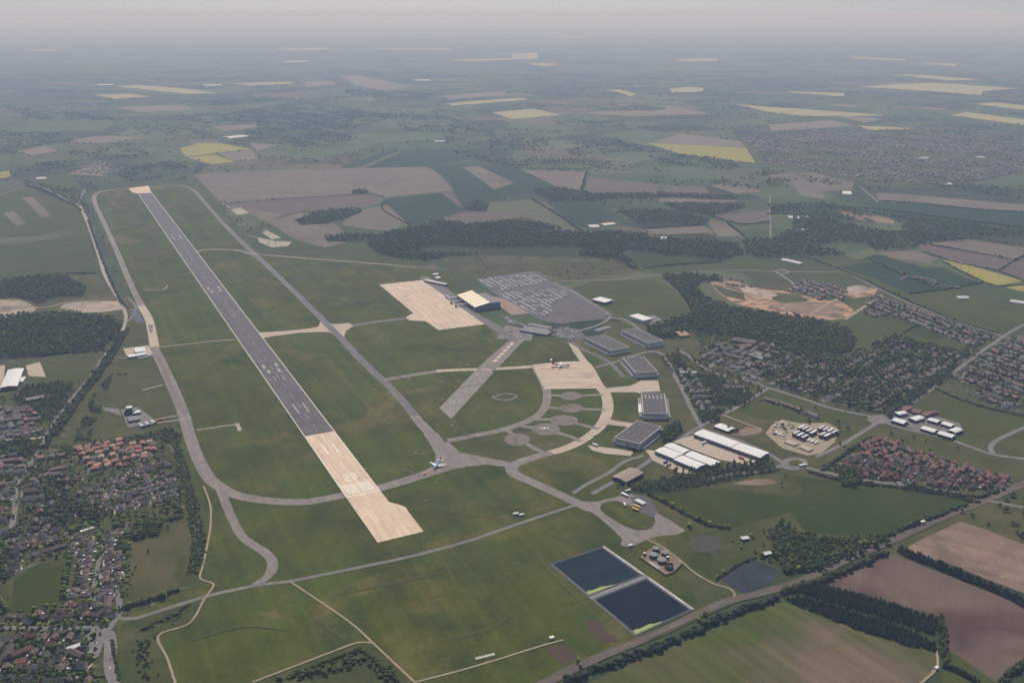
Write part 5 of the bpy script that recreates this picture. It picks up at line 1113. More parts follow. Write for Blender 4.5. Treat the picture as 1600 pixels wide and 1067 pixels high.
# barns and far sheds
for lab,s,h,roof in [('long pale grey farm shed beside the straight road','1223,405.5 1249,413 1253,410.5 1227,403.5',6,'lgrey'),('pale farm shed beside the gravel track wood','1232,341 1262,340 1262,337 1232,338',5,'lgrey'),('pale farm shed nearer the pasture corner','1243,360 1258,361 1258,358 1243,357.5',5,'lgrey'),
 ('cream farm barn on the edge of the green crop','920,355 935,354.5 935,351 920,351.5',6,'lgrey'),('pale barn beside the sandy yard','942,353 956,349.5 957,347.5 944,350',6,'wall_render'),('small pale barn inside the wood','1029,373.5 1043,373.5 1043,370 1029,370',5,'lgrey'),('pale roofed barn in the pasture by the houses','1496,466.5 1511,465 1511,462 1496,463.5',5,'lgrey'),('long pale barn at the right edge','1578,471 1610,476 1610,472 1580,468',5,'lgrey'),
 ('cream shed at the end of the stubble field','1316,303 1330,303.5 1330,299 1317,298.5',6,'wall_render'),('far pale distribution shed beyond the green fields','648,126.5 671,126 671,124.5 648,125',9,'lgrey'),('far pale shed above the yellow field','152,133.5 176,133 176,131.5 152,132',9,'lgrey'),('far pale sheds beyond the woods','318,134.5 345,133.5 345,132 318,133',9,'lgrey'),('far pale shed near the horizon','444,97.5 480,96 480,95 444,96',9,'lgrey'),('pale far shed by the round green field','679,221.5 696,221 696,219.5 679,220',7,'lgrey'),('pale shed beside the left hand crossing','57,280 72,279 72,276.5 57,277.5',6,'lgrey'),
 ('grey roofed barn in the middle of the far farmstead','355,217 380,213 382,210.5 358,214',7,'lgrey'),('pale roof in the far town, the long one nearest the fields','1436,248 1448,247 1448,245.5 1436,246.5',7,'lgrey'),('pale roof in the far town, the isolated one','1527,246.5 1537,246 1537,244.5 1527,245',7,'lgrey'),('pale roof in the far town beside the brown field','1480,288 1486,288 1486,285.5 1480,285.5',8,'lgrey'),('far grey chimneyed works under the horizon','336,107 342,107 342,93 336,93',0,'lgrey')]:
    if h==0:
        g=G(339,107); o=empty('far_tower',(g[0],g[1],0),0,'far slender cooling tower under the hazy horizon','tower'); b=MB(); b.cyl(0,0,28,0,70,'hangar_wall',14,None,20); b.cyl(0,0,20,70.01,100,'hangar_wall',14,None,22); b.build('shell',o); continue
    bld('barn',lab,'barn',s,h,'hangar_wall',roof,'gable',2,None,.5)
# long greenhouse like strip and rough sheds
bld('greenhouse','long white glasshouse among trees in the village','greenhouse','125,829 145,822 145.5,824 126,831',3,'wall_render','white_roof','gable',1)
bld('garage_hall','grey flat roofed filling station hall by the junction','garage','104,1011 128,1003 131,1007 106,1016',5,'wall_render','lgrey','flat')
bld('field_barn','white roofed sheds at the wood edge by the pond, the larger one','shed','1157,839 1168,837 1171,841 1160,843',4,'dark_clad','lgrey','flat')
bld('field_barn','small pale shed at the wood edge by the pond','shed','1192,864 1203,860 1205,864 1194,868',4,'dark_clad','lgrey','flat')
bld('supermarket','long low white topped sheds at the edge of the right hand houses','shed','1551,627 1570,632 1572,630 1553,625',4,'wall_render','white_roof','flat')
# ---------------------------------------------------------------- vegetation
import bmesh
def ico(sub):
    bm=bmesh.new(); bmesh.ops.create_icosphere(bm,subdivisions=sub,radius=1)
    v=np.array([x.co[:] for x in bm.verts]); f=np.array([[q.index for q in p.verts] for p in bm.faces]); bm.free(); return v,f
ICO={1:ico(1),2:ico(2)}
def blob(sub,rs,jit=.28):
    v,f=ICO[sub]; q=v*(1+rs.uniform(-jit,jit,(len(v),1))); a=rs.uniform(0,6.28); c,s=math.cos(a),math.sin(a)
    return np.stack([q[:,0]*c-q[:,1]*s,q[:,0]*s+q[:,1]*c,q[:,2]],1),f
def crown(rs,n,sub,shape='round',leaves=0):
    """unit tree: height 1, crown radius about .36; returns V,F"""
    V=[];Fc=[];b=0
    def put(v,f):
        nonlocal b
        V.append(v); Fc.append(f+b); b+=len(v)
    for i in range(n):
        if shape=='round':
            a=rs.uniform(0,6.28); r=.24*math.sqrt(rs.uniform(0,1)); z=rs.uniform(.36,.84); rr=rs.uniform(.11,.19)*(1.2 if n<6 else 1)*(1.5 if n<3 else 1)
            r*=1-.55*max(0,(z-.6)/.3); c=(r*math.cos(a),r*math.sin(a),z); s=(rr,rr,rr*.85)
        elif shape=='column':
            z=.1+.82*(i+.5)/n; rr=.085*math.sin(math.pi*min(1,.25+.72*(1-z)+.12))+.025; c=(rs.uniform(-.03,.03),rs.uniform(-.03,.03),z); s=(rr,rr,.62/n+.03)
        elif shape=='cone':
            z=.08+.84*(i+.5)/n; rr=.27*(1-z)+.04; c=(rs.uniform(-.03,.03),rs.uniform(-.03,.03),z); s=(rr,rr,.7/n+.04)
        else:
            a=rs.uniform(0,6.28); r=.3*math.sqrt(rs.uniform(0,1)); rr=rs.uniform(.2,.34); c=(r*math.cos(a),r*math.sin(a),rs.uniform(.3,.62)); s=(rr,rr,rr)
        v,f=blob(sub,rs,.3); put(v*np.array(s)+np.array(c),f)
    if leaves:
        k=np.concatenate(V); pk=k[rs.integers(0,len(k),leaves)]; 
        d1=rs.normal(size=(leaves,3)); d1/=np.linalg.norm(d1,axis=1)[:,None]; d2=np.cross(d1,rs.normal(size=(leaves,3))); d2/=np.linalg.norm(d2,axis=1)[:,None]
        sz=rs.uniform(.02,.045,(leaves,1)); ctr=pk+d1*.015+np.array([0,0,.0])
        q=np.stack([ctr-d1*sz,ctr+d2*sz*.8,ctr+d1*sz],1).reshape(-1,3); put(q,np.arange(leaves*3).reshape(-1,3))
    return np.concatenate(V),np.concatenate(Fc)
rs=np.random.default_rng(3)
CR={'hi':[crown(rs,9,2,'round',260) for _ in range(5)],'mid':[crown(rs,11,1) for _ in range(8)],'low':[crown(rs,5,1) for _ in range(8)],'one':[crown(rs,1,1) for _ in range(6)],
    'bush':[crown(rs,2,1,'bush') for _ in range(6)],'col':[crown(rs,9,1,'column',90) for _ in range(3)],'cone':[crown(rs,4,1,'cone') for _ in range(5)],'hicone':[crown(rs,7,1,'cone',80) for _ in range(3)]}
def scatter_mesh(name,pts,kind,hmin,hmax,mat,wide=1.0):
    """pts (n,2): one mesh of many crowns"""
    n=len(pts); Vs=[];Fs=[];base=0; prot=CR[kind]; ch=rng.integers(0,len(prot),n); hh=rng.uniform(hmin,hmax,n); an=rng.uniform(0,6.28,n)
    for k,(v,f) in enumerate(prot):
        I=np.where(ch==k)[0]
        if not len(I): continue
        c,s=np.cos(an[I])[:,None],np.sin(an[I])[:,None]; h=hh[I][:,None]; wd=h*wide*rng.uniform(.7,1.4,(len(I),1))
        x=(v[None,:,0]*c-v[None,:,1]*s)*wd+pts[I,0][:,None]; y=(v[None,:,0]*s+v[None,:,1]*c)*wd+pts[I,1][:,None]; z=v[None,:,2]*h
        Vs.append(np.stack([x,y,z],2).reshape(-1,3)); Fs.append((f[None]+ (np.arange(len(I))*len(v))[:,None,None]).reshape(-1,3)+base); base+=len(I)*len(v)
    return bigmesh(name,np.concatenate(Vs),[np.concatenate(Fs)],[mat])
def grid_in(P,sp,thin=1.0,clump=0,hole=None):
    P=[tuple(p) for p in P]; xs=[p[0] for p in P]; ys=[p[1] for p in P]
    gx=np.arange(min(xs),max(xs),sp); gy=np.arange(min(ys),max(ys),sp); X,Y=np.meshgrid(gx,gy); X=X.ravel()+rng.uniform(-.5,.5,X.size)*sp; Y=Y.ravel()+rng.uniform(-.5,.5,Y.size)*sp
    m=inpoly_np(X,Y,P)
    if thin<1: m&=rng.uniform(0,1,len(X))<thin
    X,Y=X[m],Y[m]
    if clump and len(X):
        w=np.array([noise.noise((x/clump,y/clump,3.1)) for x,y in zip(X,Y)]); k=w>(-.05 if clump<200 else -.22); X,Y=X[k],Y[k]
    return np.stack([X,Y],1)
def wood(label,s,sp=9,hmin=9,hmax=15,kind=None,mat='wood',thin=1,clump=0,name='woodland',floor=True,wide=1.0,cat='woodland'):
    P=W(L(s)); cx=sum(p[1] for p in P)/len(P)
    if kind is None: kind='mid' if cx<2300 else('low' if cx<5200 else 'one')
    pts=grid_in(P,sp,thin,clump)
    if len(pts)==0: return
    o=link(name,scatter_mesh(name,pts,kind,hmin,hmax,mat,wide)); tag(o,label,cat,None,'stuff')
    if floor: field('woodland_floor',s,'woodfloor')
wood('dark broad wood across the middle behind the car park','574,384 600,366 640,358 690,346 730,352 800,346 850,351 895,366 950,362 1000,368 1050,376 1100,376 1150,381 1162,398 1120,408 1075,398 1040,401 1020,393 985,392 968,396 992,416 1012,426 985,420 962,405 900,400 860,403 800,400 740,400 700,401 665,408 628,405 590,396',10,7,18,None,'wood',1,260)
wood('wood belt running up to the building site from the hangars','1034,433 1075,428 1100,434 1120,432 1130,440 1098,441 1086,450 1110,470 1150,483 1200,490 1250,497 1310,510 1340,530 1330,550 1290,562 1250,557 1200,536 1140,527 1085,516 1050,530 1015,526 1010,513 1050,500 1082,490 1070,470 1055,450',9,7,17)
wood('great dark wood below the far town','1160,372 1200,376 1238,362 1240,338 1290,330 1340,345 1350,360 1420,352 1470,362 1520,372 1500,377 1440,380 1430,390 1380,393 1330,399 1260,402 1240,400 1200,408 1165,396',13,8,18,None,'wood',1,230,'woodland',False,1.15)
wood('wood strip along the top of the quarry','1200,322 1290,318 1345,330 1400,338 1475,345 1610,360 1610,372 1520,370 1440,352 1360,350 1310,328 1240,332 1205,335',14,8,16,None,'wood',1,210,'woodland',False,1.15)
wood('dark wood left of the perimeter track','-10,500 30,492 70,490 120,491 170,496 192,508 183,525 160,545 80,556 -10,562',8.5,6,16)
wood('smaller wood above the gravel pit','-10,442 60,432 100,431 135,450 130,464 90,464 60,475 30,465 -10,467',9.5,9,14)
wood('conifer plantation strip, the upper of two beside the brown field','1240,920 1292,918 1340,930 1400,948 1456,967 1470,985 1458,992 1400,972 1330,950 1270,933',4.2,6.5,9.5,'cone','conifer',1,0,'plantation',True,1.25,'plantation')
wood('conifer plantation strip, the lower of two beside the drilled field','1222,934 1262,936 1300,947 1350,963 1385,972 1420,987 1460,1005 1460,1018 1420,1008 1350,988 1262,953',4.2,6.5,9.5,'cone','conifer',1,0,'plantation',True,1.25,'plantation')
wood('bushy copse where the plantation meets the field track','1452,962 1475,962 1480,990 1484,1030 1476,1040 1466,1020 1466,990',6,6,10,'mid','wood')
wood('rounded copse between the pond and the railway','1203,832 1225,816 1250,835 1300,842 1350,842 1386,840 1388,850 1340,868 1280,893 1222,896 1208,868',7,8,13,'mid')
wood('tree clump in the green field by the red estate','1310,735 1325,728 1345,735 1346,755 1330,764 1312,758',6,8,13,'mid')
wood('tree belt under the poplars and white warehouses','985,762 1010,752 1060,745 1100,738 1150,728 1200,722 1220,735 1180,742 1100,760 1020,772 995,770',7,6,10,'mid')
wood('scrub belt between the houses and the runway','268,692 284,702 296,740 312,790 322,850 318,880 306,905 292,900 300,850 290,790 278,740',4.8,2.5,5.5,'bush','scrub',.8,0,'scrub',False,1.3,'scrub')
wood('scrub thicket below the control tower','115,690 130,650 150,610 175,585 165,625 150,660 140,688',5,3,6,'bush','scrub',.9,35,'scrub',False,1.3,'scrub')
wood('tree belt behind the orange roofed estate','112,694 180,688 240,676 268,668 285,682 280,696 252,688 180,694',6,4,8,'mid','scrub',.9,0,'scrub',False,1.1,'scrub')
wood('scrub beside the village bypass','205,1020 222,985 260,965 300,950 305,957 255,985 230,1010 245,1045 255,1075 240,1075 215,1050',6,3,6.5,'bush','scrub',.7,25,'scrub',False,1.3,'scrub')
wood('scrub round the hidden yard at the bottom edge','430,1062 470,1048 520,1028 562,1012 580,1020 610,1045 625,1068 600,1068 575,1040 555,1040 500,1062',5.5,3,7,'bush','scrub',.75,0,'scrub',False,1.3,'scrub')
wood('bushes on the rough field by the village','200,905 225,860 250,818 275,800 280,812 240,850 215,905 195,940',8,3,6,'bush','scrub',.5,30,'scrub',False,1.3,'scrub')
wood('tall trees at the edge of the rough field','200,838 215,818 245,812 255,818 248,835 215,845',6,8,13,'mid','wood')
wood('tree band between the village and the playing field','-5,860 20,850 30,868 20,900 5,910 -5,905',7,8,13,'mid','wood',.7)
wood('trees along the bottom of the village','-5,1052 40,1046 100,1052 150,1056 155,1072 -5,1080',6,6,11,'mid','wood',.9)
wood('dense trees in the heart of the village','55,745 90,748 100,775 135,790 160,800 150,812 110,812 92,830 70,822 66,800 75,780',6.5,8,14,'mid','wood',.62)
wood('trees beside the factory and the school','36,606 90,596 115,600 100,640 60,660 50,640 20,628',8,7,12,'mid','wood',.6)
wood('trees between the far left village and the road','-5,690 60,690 70,700 40,716 -5,720',7,8,13,'mid','wood',.75)
wood('trees between the camp and the hangars','1055,555 1075,575 1062,578 1050,565',7,8,12,'mid','wood',.8)
wood('trees beside the slanting hangar','1030,680 1045,668 1062,660 1065,672 1050,690 1036,692',6.5,8,13,'mid','wood')
wood('trees round the long blue sheds','1070,584 1110,588 1130,596 1125,604 1100,602 1066,590',7,8,13,'mid','wood',.8)
wood('trees below the blue sheds','1105,608 1170,612 1180,622 1160,635 1110,628 1100,618',7,8,13,'mid','wood',.8)
wood('trees along the base road','1090,640 1130,642 1122,660 1098,662',7,7,12,'mid','wood',.8)
wood('leafy cover of the village beyond the junction','1180,572 1240,556 1300,566 1345,548 1400,524 1440,538 1500,547 1530,545 1480,585 1430,618 1385,645 1340,640 1290,628 1250,618 1200,600',10,11,17,'low','wood',.8,55,'woodland',False)
wood('trees across the leafy village gardens','1180,572 1240,556 1300,566 1345,548 1400,524 1440,538 1500,547 1530,545 1480,585 1430,618 1385,645 1340,640 1290,628 1250,618 1200,600',12,8,14,'low','wood',.62,0,'woodland',False)
wood('trees along the diagonal road','1385,645 1420,612 1450,596 1478,580 1488,588 1460,605 1430,628 1398,652',7,8,13,'mid','wood',.85)
wood('trees in the camp gardens','1180,548 1215,540 1230,556 1190,566',8,7,12,'low','wood',.6)
wood('trees among houses right of the road','1486,592 1560,538 1610,525 1610,642 1560,636',12,7,13,'low','wood',.72,0,'woodland',False)
wood('trees among houses by the crossroads','1350,490 1362,464 1430,484 1500,510 1555,528 1530,543 1440,508',12,7,13,'low','wood',.75,0,'woodland',False)
wood('garden bushes of the red estate','1296,733 1362,684 1400,692 1440,708 1545,740 1578,744 1556,766 1480,766 1400,754 1330,746',9,3,7,'bush','scrub',.35,0,'scrub',False,1.1,'scrub')
wood('hedge trees round the business units','1380,648 1390,640 1398,640 1390,655',6,8,12,'mid','wood')
wood('trees of the far town','1150,216 1240,206 1330,205 1500,200 1610,214 1610,268 1500,288 1400,293 1330,283 1250,263 1195,253',26,8,13,'one','wood',.85,150,'woodland',False,1.5)
wood('gorse clumps on the rough ground past the car park','830,400 960,402 985,424 890,438 842,424',14,2,5,'bush','scrub',.45,50,'scrub',False,1.6,'scrub')
wood('bushes between the apron and the wood','700,402 800,402 830,400 745,435 700,425',16,2,5,'bush','scrub',.4,40,'scrub',False,1.6,'scrub')
wood('gorse on the rough heath left of the track','-10,440 150,430 165,465 60,470',22,2,5,'bush','scrub',.3,60,'scrub',False,1.6,'scrub')
for lab,s in [('copse in the brown field, the long one','460,345 500,330 560,326 566,332 540,342 515,350 470,352'),('copse at the lower tip of the brown field','507,372 540,366 590,368 600,372 560,378 512,378'),('small copse in the big brown field','549,300 562,295 577,300 575,304 552,304'),('copse at the end of the field track','720,322 740,314 765,320 760,330 730,330'),
 ('tree belt beside the green crop','830,297 872,294 930,304 1020,303 1040,310 955,312 930,316 855,314'),('broad tree belt above the tan field','960,330 1030,328 1080,335 1110,345 1095,352 1035,350 1000,350'),('tree belt along the far brown field','1025,302 1135,306 1158,312 1130,313 1030,308'),('trees by the far farm road','1035,318 1160,318 1165,325 1110,338 1060,330')]: wood(lab,s,13,9,14,'low','wood',.9,0,'woodland',True,1.15)
for i,s in enumerate(['400,172 470,160 560,170 612,186 560,200 480,206 400,206','270,182 400,172 412,190 290,196','870,226 980,215 1012,236 900,246','760,215 860,218 850,240 770,232','1000,236 1120,248 1180,258 1140,268 1030,258','700,236 800,246 830,262 760,256','-10,205 100,210 120,222 30,232 -10,228','180,270 280,250 300,262 290,285 200,285','440,215 520,205 560,218 470,238','950,165 1035,168 1040,174 970,173','800,166 830,160 870,174 850,176','610,192 760,200 780,214 640,206','200,196 340,205 330,214 220,210','1180,262 1320,285 1300,290 1200,275','60,255 130,250 110,270 40,268','280,160 420,152 480,156 350,168','540,140 690,146 660,156 540,150','820,246 930,250 1000,262 900,268','1100,285 1200,268 1245,290 1170,296','-10,165 130,178 200,190 60,188','380,205 440,206 430,218 395,222','860,190 1000,190 980,200 880,198','690,222 760,222 740,232 700,230','520,176 700,182 720,190 560,186','1420,272 1560,290 1610,300 1610,312 1480,300','100,238 220,232 240,246 150,250','0,282 60,282 130,300 140,325 118,318 60,290','760,262 900,264 920,268 800,266']):
    wood(['dark far wood under the haze','blue grey far wood','long far wood between fields'][i%3]+['',' beside stubble',' beside pasture'][(i//3)%3],s,22,9,15,'one','wood',.95,140,'woodland',False,1.9)
for lab,p in [('garden shrubs and hedges of the left hand estates','-10,700 100,695 255,690 285,740 290,798 215,812 200,835 60,830 -10,860'),('garden shrubs round the playing field cul-de-sac','-10,835 60,824 195,832 203,850 190,950 165,980 112,960 118,880 60,872 18,905 -10,920'),('garden shrubs by the village junction','-10,925 15,956 110,945 190,950 165,978 145,1060 -10,1060'),('garden shrubs below the school','-10,630 60,610 110,615 90,650 60,690 -10,690'),
 ('garden shrubs of the leafy village','1180,572 1240,556 1300,566 1345,548 1400,524 1440,538 1500,547 1530,545 1480,585 1430,618 1385,645 1340,640 1290,628 1250,618 1200,600')]:
    P=W(L(p)); pts=grid_in(P,8,.36); pts=np.array([q for q in pts if not occupied(q[0],q[1],2)]); o=link('garden_shrubs',scatter_mesh('garden_shrubs',pts,'bush',2,5,'scrub',1.3)); tag(o,lab,'shrubs',None,'stuff')
# ---- hedgerows and copses that break up the far fields
def far_clutter():
    X=rng.uniform(-9000,10500,150000); Y=rng.uniform(3600,15000,150000)
    w=np.array([noise.fractal((x/520,y/330,7.7),1.0,2.0,4) for x,y in zip(X,Y)])
    d=np.abs(np.array([noise.noise((x/900+3,y/620,1.3)) for x,y in zip(X,Y)])); d2=np.abs(np.array([noise.noise((x/380,y/420+5,4.1)) for x,y in zip(X,Y)]))
    k=(w>.20)|(d<.018)|(d2<.012); X,Y=X[k],Y[k]
    m=np.zeros(len(X),bool)
    for P in FIELDS_W:
        P2=np.array(P)
        if P2[:,1].max()<3500: continue
        I=np.where((X>P2[:,0].min())&(X<P2[:,0].max())&(Y>P2[:,1].min())&(Y<P2[:,1].max()))[0]
        if len(I): m[I]|=inpoly_np(X[I],Y[I],[tuple(q) for q in P2])
    pts=np.stack([X[~m],Y[~m]],1)
    o=link('far_copses',scatter_mesh('far_copses',pts,'one',7,13,'wood',1.9)); tag(o,'scattered far copses and hedgerows breaking up the hazy fields','hedgerows',None,'stuff')
far_clutter()
# ---- hedges
def hedge(label,s,w=3,h=2.5,mat='hedge',tall=.06,kind='bush',name='hedge',cat='hedge',z=0):
    pl=smooth(W(L(s)),30) if len(L(s))>2 else W(L(s)); dm=sum(dist(*p) for p in pl)/len(pl); sp=max(w*.42,dm/900)
    pts=[]
    for a,b in zip(pl[:-1],pl[1:]):
        A_,B_=Vector(a),Vector(b); d_=(B_-A_); n=max(1,int(d_.length/sp))
        for k in range(n):
            if random.random()<.05: continue
            p=A_+d_*(k+random.random()*.6)/n; pts.append((p.x+random.uniform(-.3,.3)*w,p.y+random.uniform(-.3,.3)*w))
    pts=np.array(pts); t=rng.uniform(0,1,len(pts))<tall
    me=scatter_mesh(name,pts[~t],kind,h*1.2,h*1.9,mat,max(1,w/h)*(.95 if kind=='bush' else 1.5))
    o=link(name,me); tag(o,label,cat)
    # standing trees of the hedge are things of their own
    for p in pts[t]: TREES.append((p[0],p[1],h*1.6+random.uniform(3,6),'broad tree standing in a field hedge','hedgerow trees'))
HD=[('dark hedge between the railway and the drilled field','885,1064 930,1048 985,1030 1060,999 1140,962 1215,936',9,5.5,0),('bushy hedge along the railway beside the brown field','1222,928 1270,912 1340,884 1386,864',9,5.5,0),
 ('tall conifer hedge between the brown field and the sandy ground','1404,862 1440,876 1500,900 1560,926 1612,952',7,8,0),('dark hedge cutting the bottom right corner','1560,1072 1580,1052 1612,1028',6,5,0),('conifer row beside the small field cabin','1472,1040 1500,1052 1530,1070',5,5,0),
 ('hedge along the foot of the green field above the railway','1236,895 1300,872 1386,838 1450,812 1510,790',5,4,.08),('dotted hedge from the yard to the copse','1010,772 1040,786 1075,806 1110,822 1140,826',4,3,.08),('clipped hedge along the road below the red estate','1262,738 1300,748 1350,757 1420,764 1480,775 1530,786',4,3,.05),
 ('thick hedge between the red estate and the railway','1420,758 1470,770 1530,778 1560,768',6,4,.1),('hedge on the road side of the red estate','1285,736 1320,710 1362,684',6,4,.05),('hedge along the rough field past the business units','1462,608 1500,625 1550,640 1605,652',4,3,.06),
 ('hedge along the far side of the crop beside the terminal wood','1007,420 1060,414 1128,410',6,4,.05),('hedge between the yellow field and the brown fields','1440,393 1470,403 1500,412 1560,424 1600,440',5,3,.05),('hedge between two green fields below the yellow field','1362,409 1400,425 1440,442 1480,455',5,3.5,.06),('hedge below the yellow field','1470,408 1515,431 1555,447 1605,445',5,3.5,.06),
 ('hedge along the main diagonal road','1262,402 1320,425 1380,452 1440,480 1500,504 1560,522',5,3,.06),('hedge between pasture fields by the diagonal road','1420,460 1480,452 1537,442',6,3.5,.06),('hedge between the houses and the two small fields','1412,521 1440,508 1485,522',5,3,.06),('hedge splitting the brown fields at the right edge','1560,424 1590,405 1610,396',5,3,.03),
 ('hedge along the top of the pale brown field','1440,381 1487,388 1592,408',6,3,.04),('dark hedge across the heath above the gravel pit','100,428 150,428',6,4,.1),('hedge along the old road on the left','40,290 75,302 115,322 128,330',7,5,.1),('scrubby hedge beside the gravel road','138,345 152,385 165,420 180,455 195,480',6,3,.05),
 ('hedge on the left of the road to the village','190,520 170,555 140,597 112,633 88,668 70,700',8,5,.12),('hedge on the right of the road to the village','200,515 182,548 152,590 125,625 105,655 90,680',8,5,.12),('hedge along the fire station road','60,556 110,552 165,548',5,4,.06),
 ('hedge between the rough field and the perimeter road','190,952 215,945 250,935 280,922',5,4,.05),('hedge beside the village bypass','175,1000 180,1030 186,1065',3,2,0),('hedge round the playing field','110,872 104,895 98,935',4,4,.15),('hedge along the village main street','68,996 95,992 122,990',6,3,.1),
 ('clipped hedge in the scrub by the bypass','222,984 260,965 297,946',3,2,0),('angled hedge round the hidden yard','455,1056 510,1034 560,1016 572,1022 600,1047 622,1066',3,2.5,0),('hedge up the near side of the wood by the pond','1120,905 1160,880 1182,872',3,2.5,.05),('hedge beside the runway scrub','205,842 240,818 285,808',5,4,.1),
 ('hedge along the crop field edge','640,352 600,330 597,318',5,3,.03),('hedge between the big brown fields','425,312 500,308 575,303 600,309',6,3,.02),('hedge on the near edge of the tan field','832,312 870,335 908,362',7,4,.08),('hedge on the top edge of the green crop','855,314 930,313',7,4,.08),
 ('hedge down the brown field edge','917,268 912,285 908,298',8,5,.1),('hedge along the far pinkish field','1007,358 1060,354 1100,352',8,4,.05),('hedge between two far dark fields','1112,339 1160,351 1202,347',8,4,.05),('hedge at the right of the far brown field','1137,349 1162,369',8,4,.05),
 ('hedge along the quarry road','1200,335 1240,334',8,4,.05),('dark hedge under the long crop','1290,322 1375,328 1475,341 1610,358',9,5,.04),('hedge dividing the far stubble fields','1372,314 1425,317 1520,327 1610,332',9,4,.04)]
for lab,s,w_,h_,t in HD:
    con='conifer' in lab; hedge(lab,s,w_,h_,'conifer' if con or 'dark hedge between the railway' in lab else 'hedge',t,'cone' if con else 'bush')
# poplars
for i in range(26):
    t=i/25; x=1052+145*t+random.uniform(-3,3); y=745-18*t+random.uniform(-2.5,2.5); g=G(x,y); TREES.append((g[0],g[1],random.uniform(14,20),'slender poplar in the row in front of the white warehouses','poplars in front of the white warehouses'))
# scattered trees
def trees_in(s,per_ha,lab,grp,hmin=5,hmax=11):
    P=W(L(s)); A_=abs(sum(P[i][0]*P[i-1][1]-P[i-1][0]*P[i][1] for i in range(len(P))))/2; n=int(A_/1e4*per_ha)
    xs=[p[0] for p in P]; ys=[p[1] for p in P]; c=0; k=0
    while c<n and k<n*20:
        k+=1; x=random.uniform(min(xs),max(xs)); y=random.uniform(min(ys),max(ys))
        if not inpoly(x,y,P) or occupied(x,y,2.5): continue
        c+=1; occ_add(x,y,2.5); TREES.append((x,y,random.uniform(hmin,hmax),lab,grp))
trees_in('-10,700 100,700 255,690 292,800 215,812 200,840 60,830 -10,860',26,'broad garden tree among the houses of the village and its estates','garden trees of the village',5,12)
trees_in('-10,830 60,822 195,830 205,850 190,955 165,980 112,960 118,880 60,872 18,905 -10,920',24,'garden tree among bungalows round the playing field','garden trees round the playing field',5,10)
trees_in('-10,920 15,956 110,945 190,950 165,980 150,1060 -10,1060',30,'garden tree beside the village junction','garden trees by the village junction',5,12)
trees_in('-10,625 60,600 120,600 100,650 60,700 -10,700',20,'garden tree near the school at the left','garden trees near the school',5,11)
trees_in('1030,560 1060,545 1110,575 1170,590 1200,612 1110,655 1095,660 1065,600',48,'single tree in the grounds of the camp','trees in the grounds of the camp',6,12)
trees_in('1080,515 1200,520 1230,556 1100,575',44,'single tree beside the barrack blocks','trees beside the barrack blocks',6,12)
trees_in('1210,640 1300,640 1345,655 1310,690 1240,660',5,'single tree beside the sandy container yard','trees beside the sandy yard',5,10)
trees_in('1380,670 1480,690 1550,715 1450,706 1390,690',6,'bush sized tree in the rough grass by the red estate','small trees in rough grass',3,7)
trees_in('1140,840 1205,828 1212,895 1160,870',18,'tree beside the pond sheds','trees beside the pond sheds',5,10)
trees_in('1500,800 1610,765 1610,850 1530,822',14,'tree on the rough ground above the sandy field','trees above the sandy field',3,8)
for s in ['985,760 1000,756','1078,820 1082,822','1010,755 1012,758','1140,672 1150,676','1200,740 1230,745 1225,760','1300,870 1310,868','900,1040 905,1038','1085,965 1095,960 1092,968','980,700 988,705','960,760 975,764','1220,668 1230,672','1305,680 1312,695 1318,702','1352,757 1358,757','1090,745 1100,742']:
    for p in W(L(s)): TREES.append((p[0]+random.uniform(-6,6),p[1]+random.uniform(-6,6),random.uniform(6,11),'lone broad tree beside the railway, yards and roads','lone trees beside yards'))
TREES.sort(key=lambda t:dist(t[0],t[1]))
pop=[t for t in TREES if 'poplar' in t[3]]; oth=[t for t in TREES if 'poplar' not in t[3]]
tmesh={}
def trunk_mesh():
    b=MB(); b.cyl(0,0,.028,0,.5,'bark',7,None,.014)
    for k in range(4):
        a=k*1.6+.3; r=[(.0,.0,.28+.05*k),(.16*math.cos(a),.16*math.sin(a),.55+.05*k)]
        T=[2*math.pi*i/5 for i in range(5)]
        b.loft([[(p[0]+q*math.cos(t),p[1]+q*math.sin(t),p[2]) for t in T] for p,q in zip(r,(.013,.006))],'bark')
    return b.mesh('trunk')
TRK=trunk_mesh()
def arr_mesh(name,v,f,m): return bigmesh(name,v,[f],[m])
HI=[arr_mesh('crown',v,f,'tree') for v,f in CR['hi']]; PO=[arr_mesh('crown',v,f,'tree') for v,f in CR['col']]
def place_tree(t,meshes,nm,cat,wide):
    x,y,h,lab,grp=t; o=empty(nm,(x,y,0),random.uniform(0,6.28),lab,cat,grp); s=h; ww=h*wide*random.uniform(.85,1.15); o.scale=(ww,ww,s)
    link('trunk',TRK,o); link('crown',random.choice(meshes),o)
for t in pop: place_tree(t,PO,'poplar','poplar',1.0)
for t in oth[:270]: place_tree(t,HI,'tree','tree',1.3)
rest=np.array([(t[0],t[1]) for t in oth[270:]])
if len(rest): tag(link('garden_trees',scatter_mesh('garden_trees',rest,'mid',6,11,'wood',1.25)),'countless garden and hedgerow trees across the villages','trees',None,'stuff')
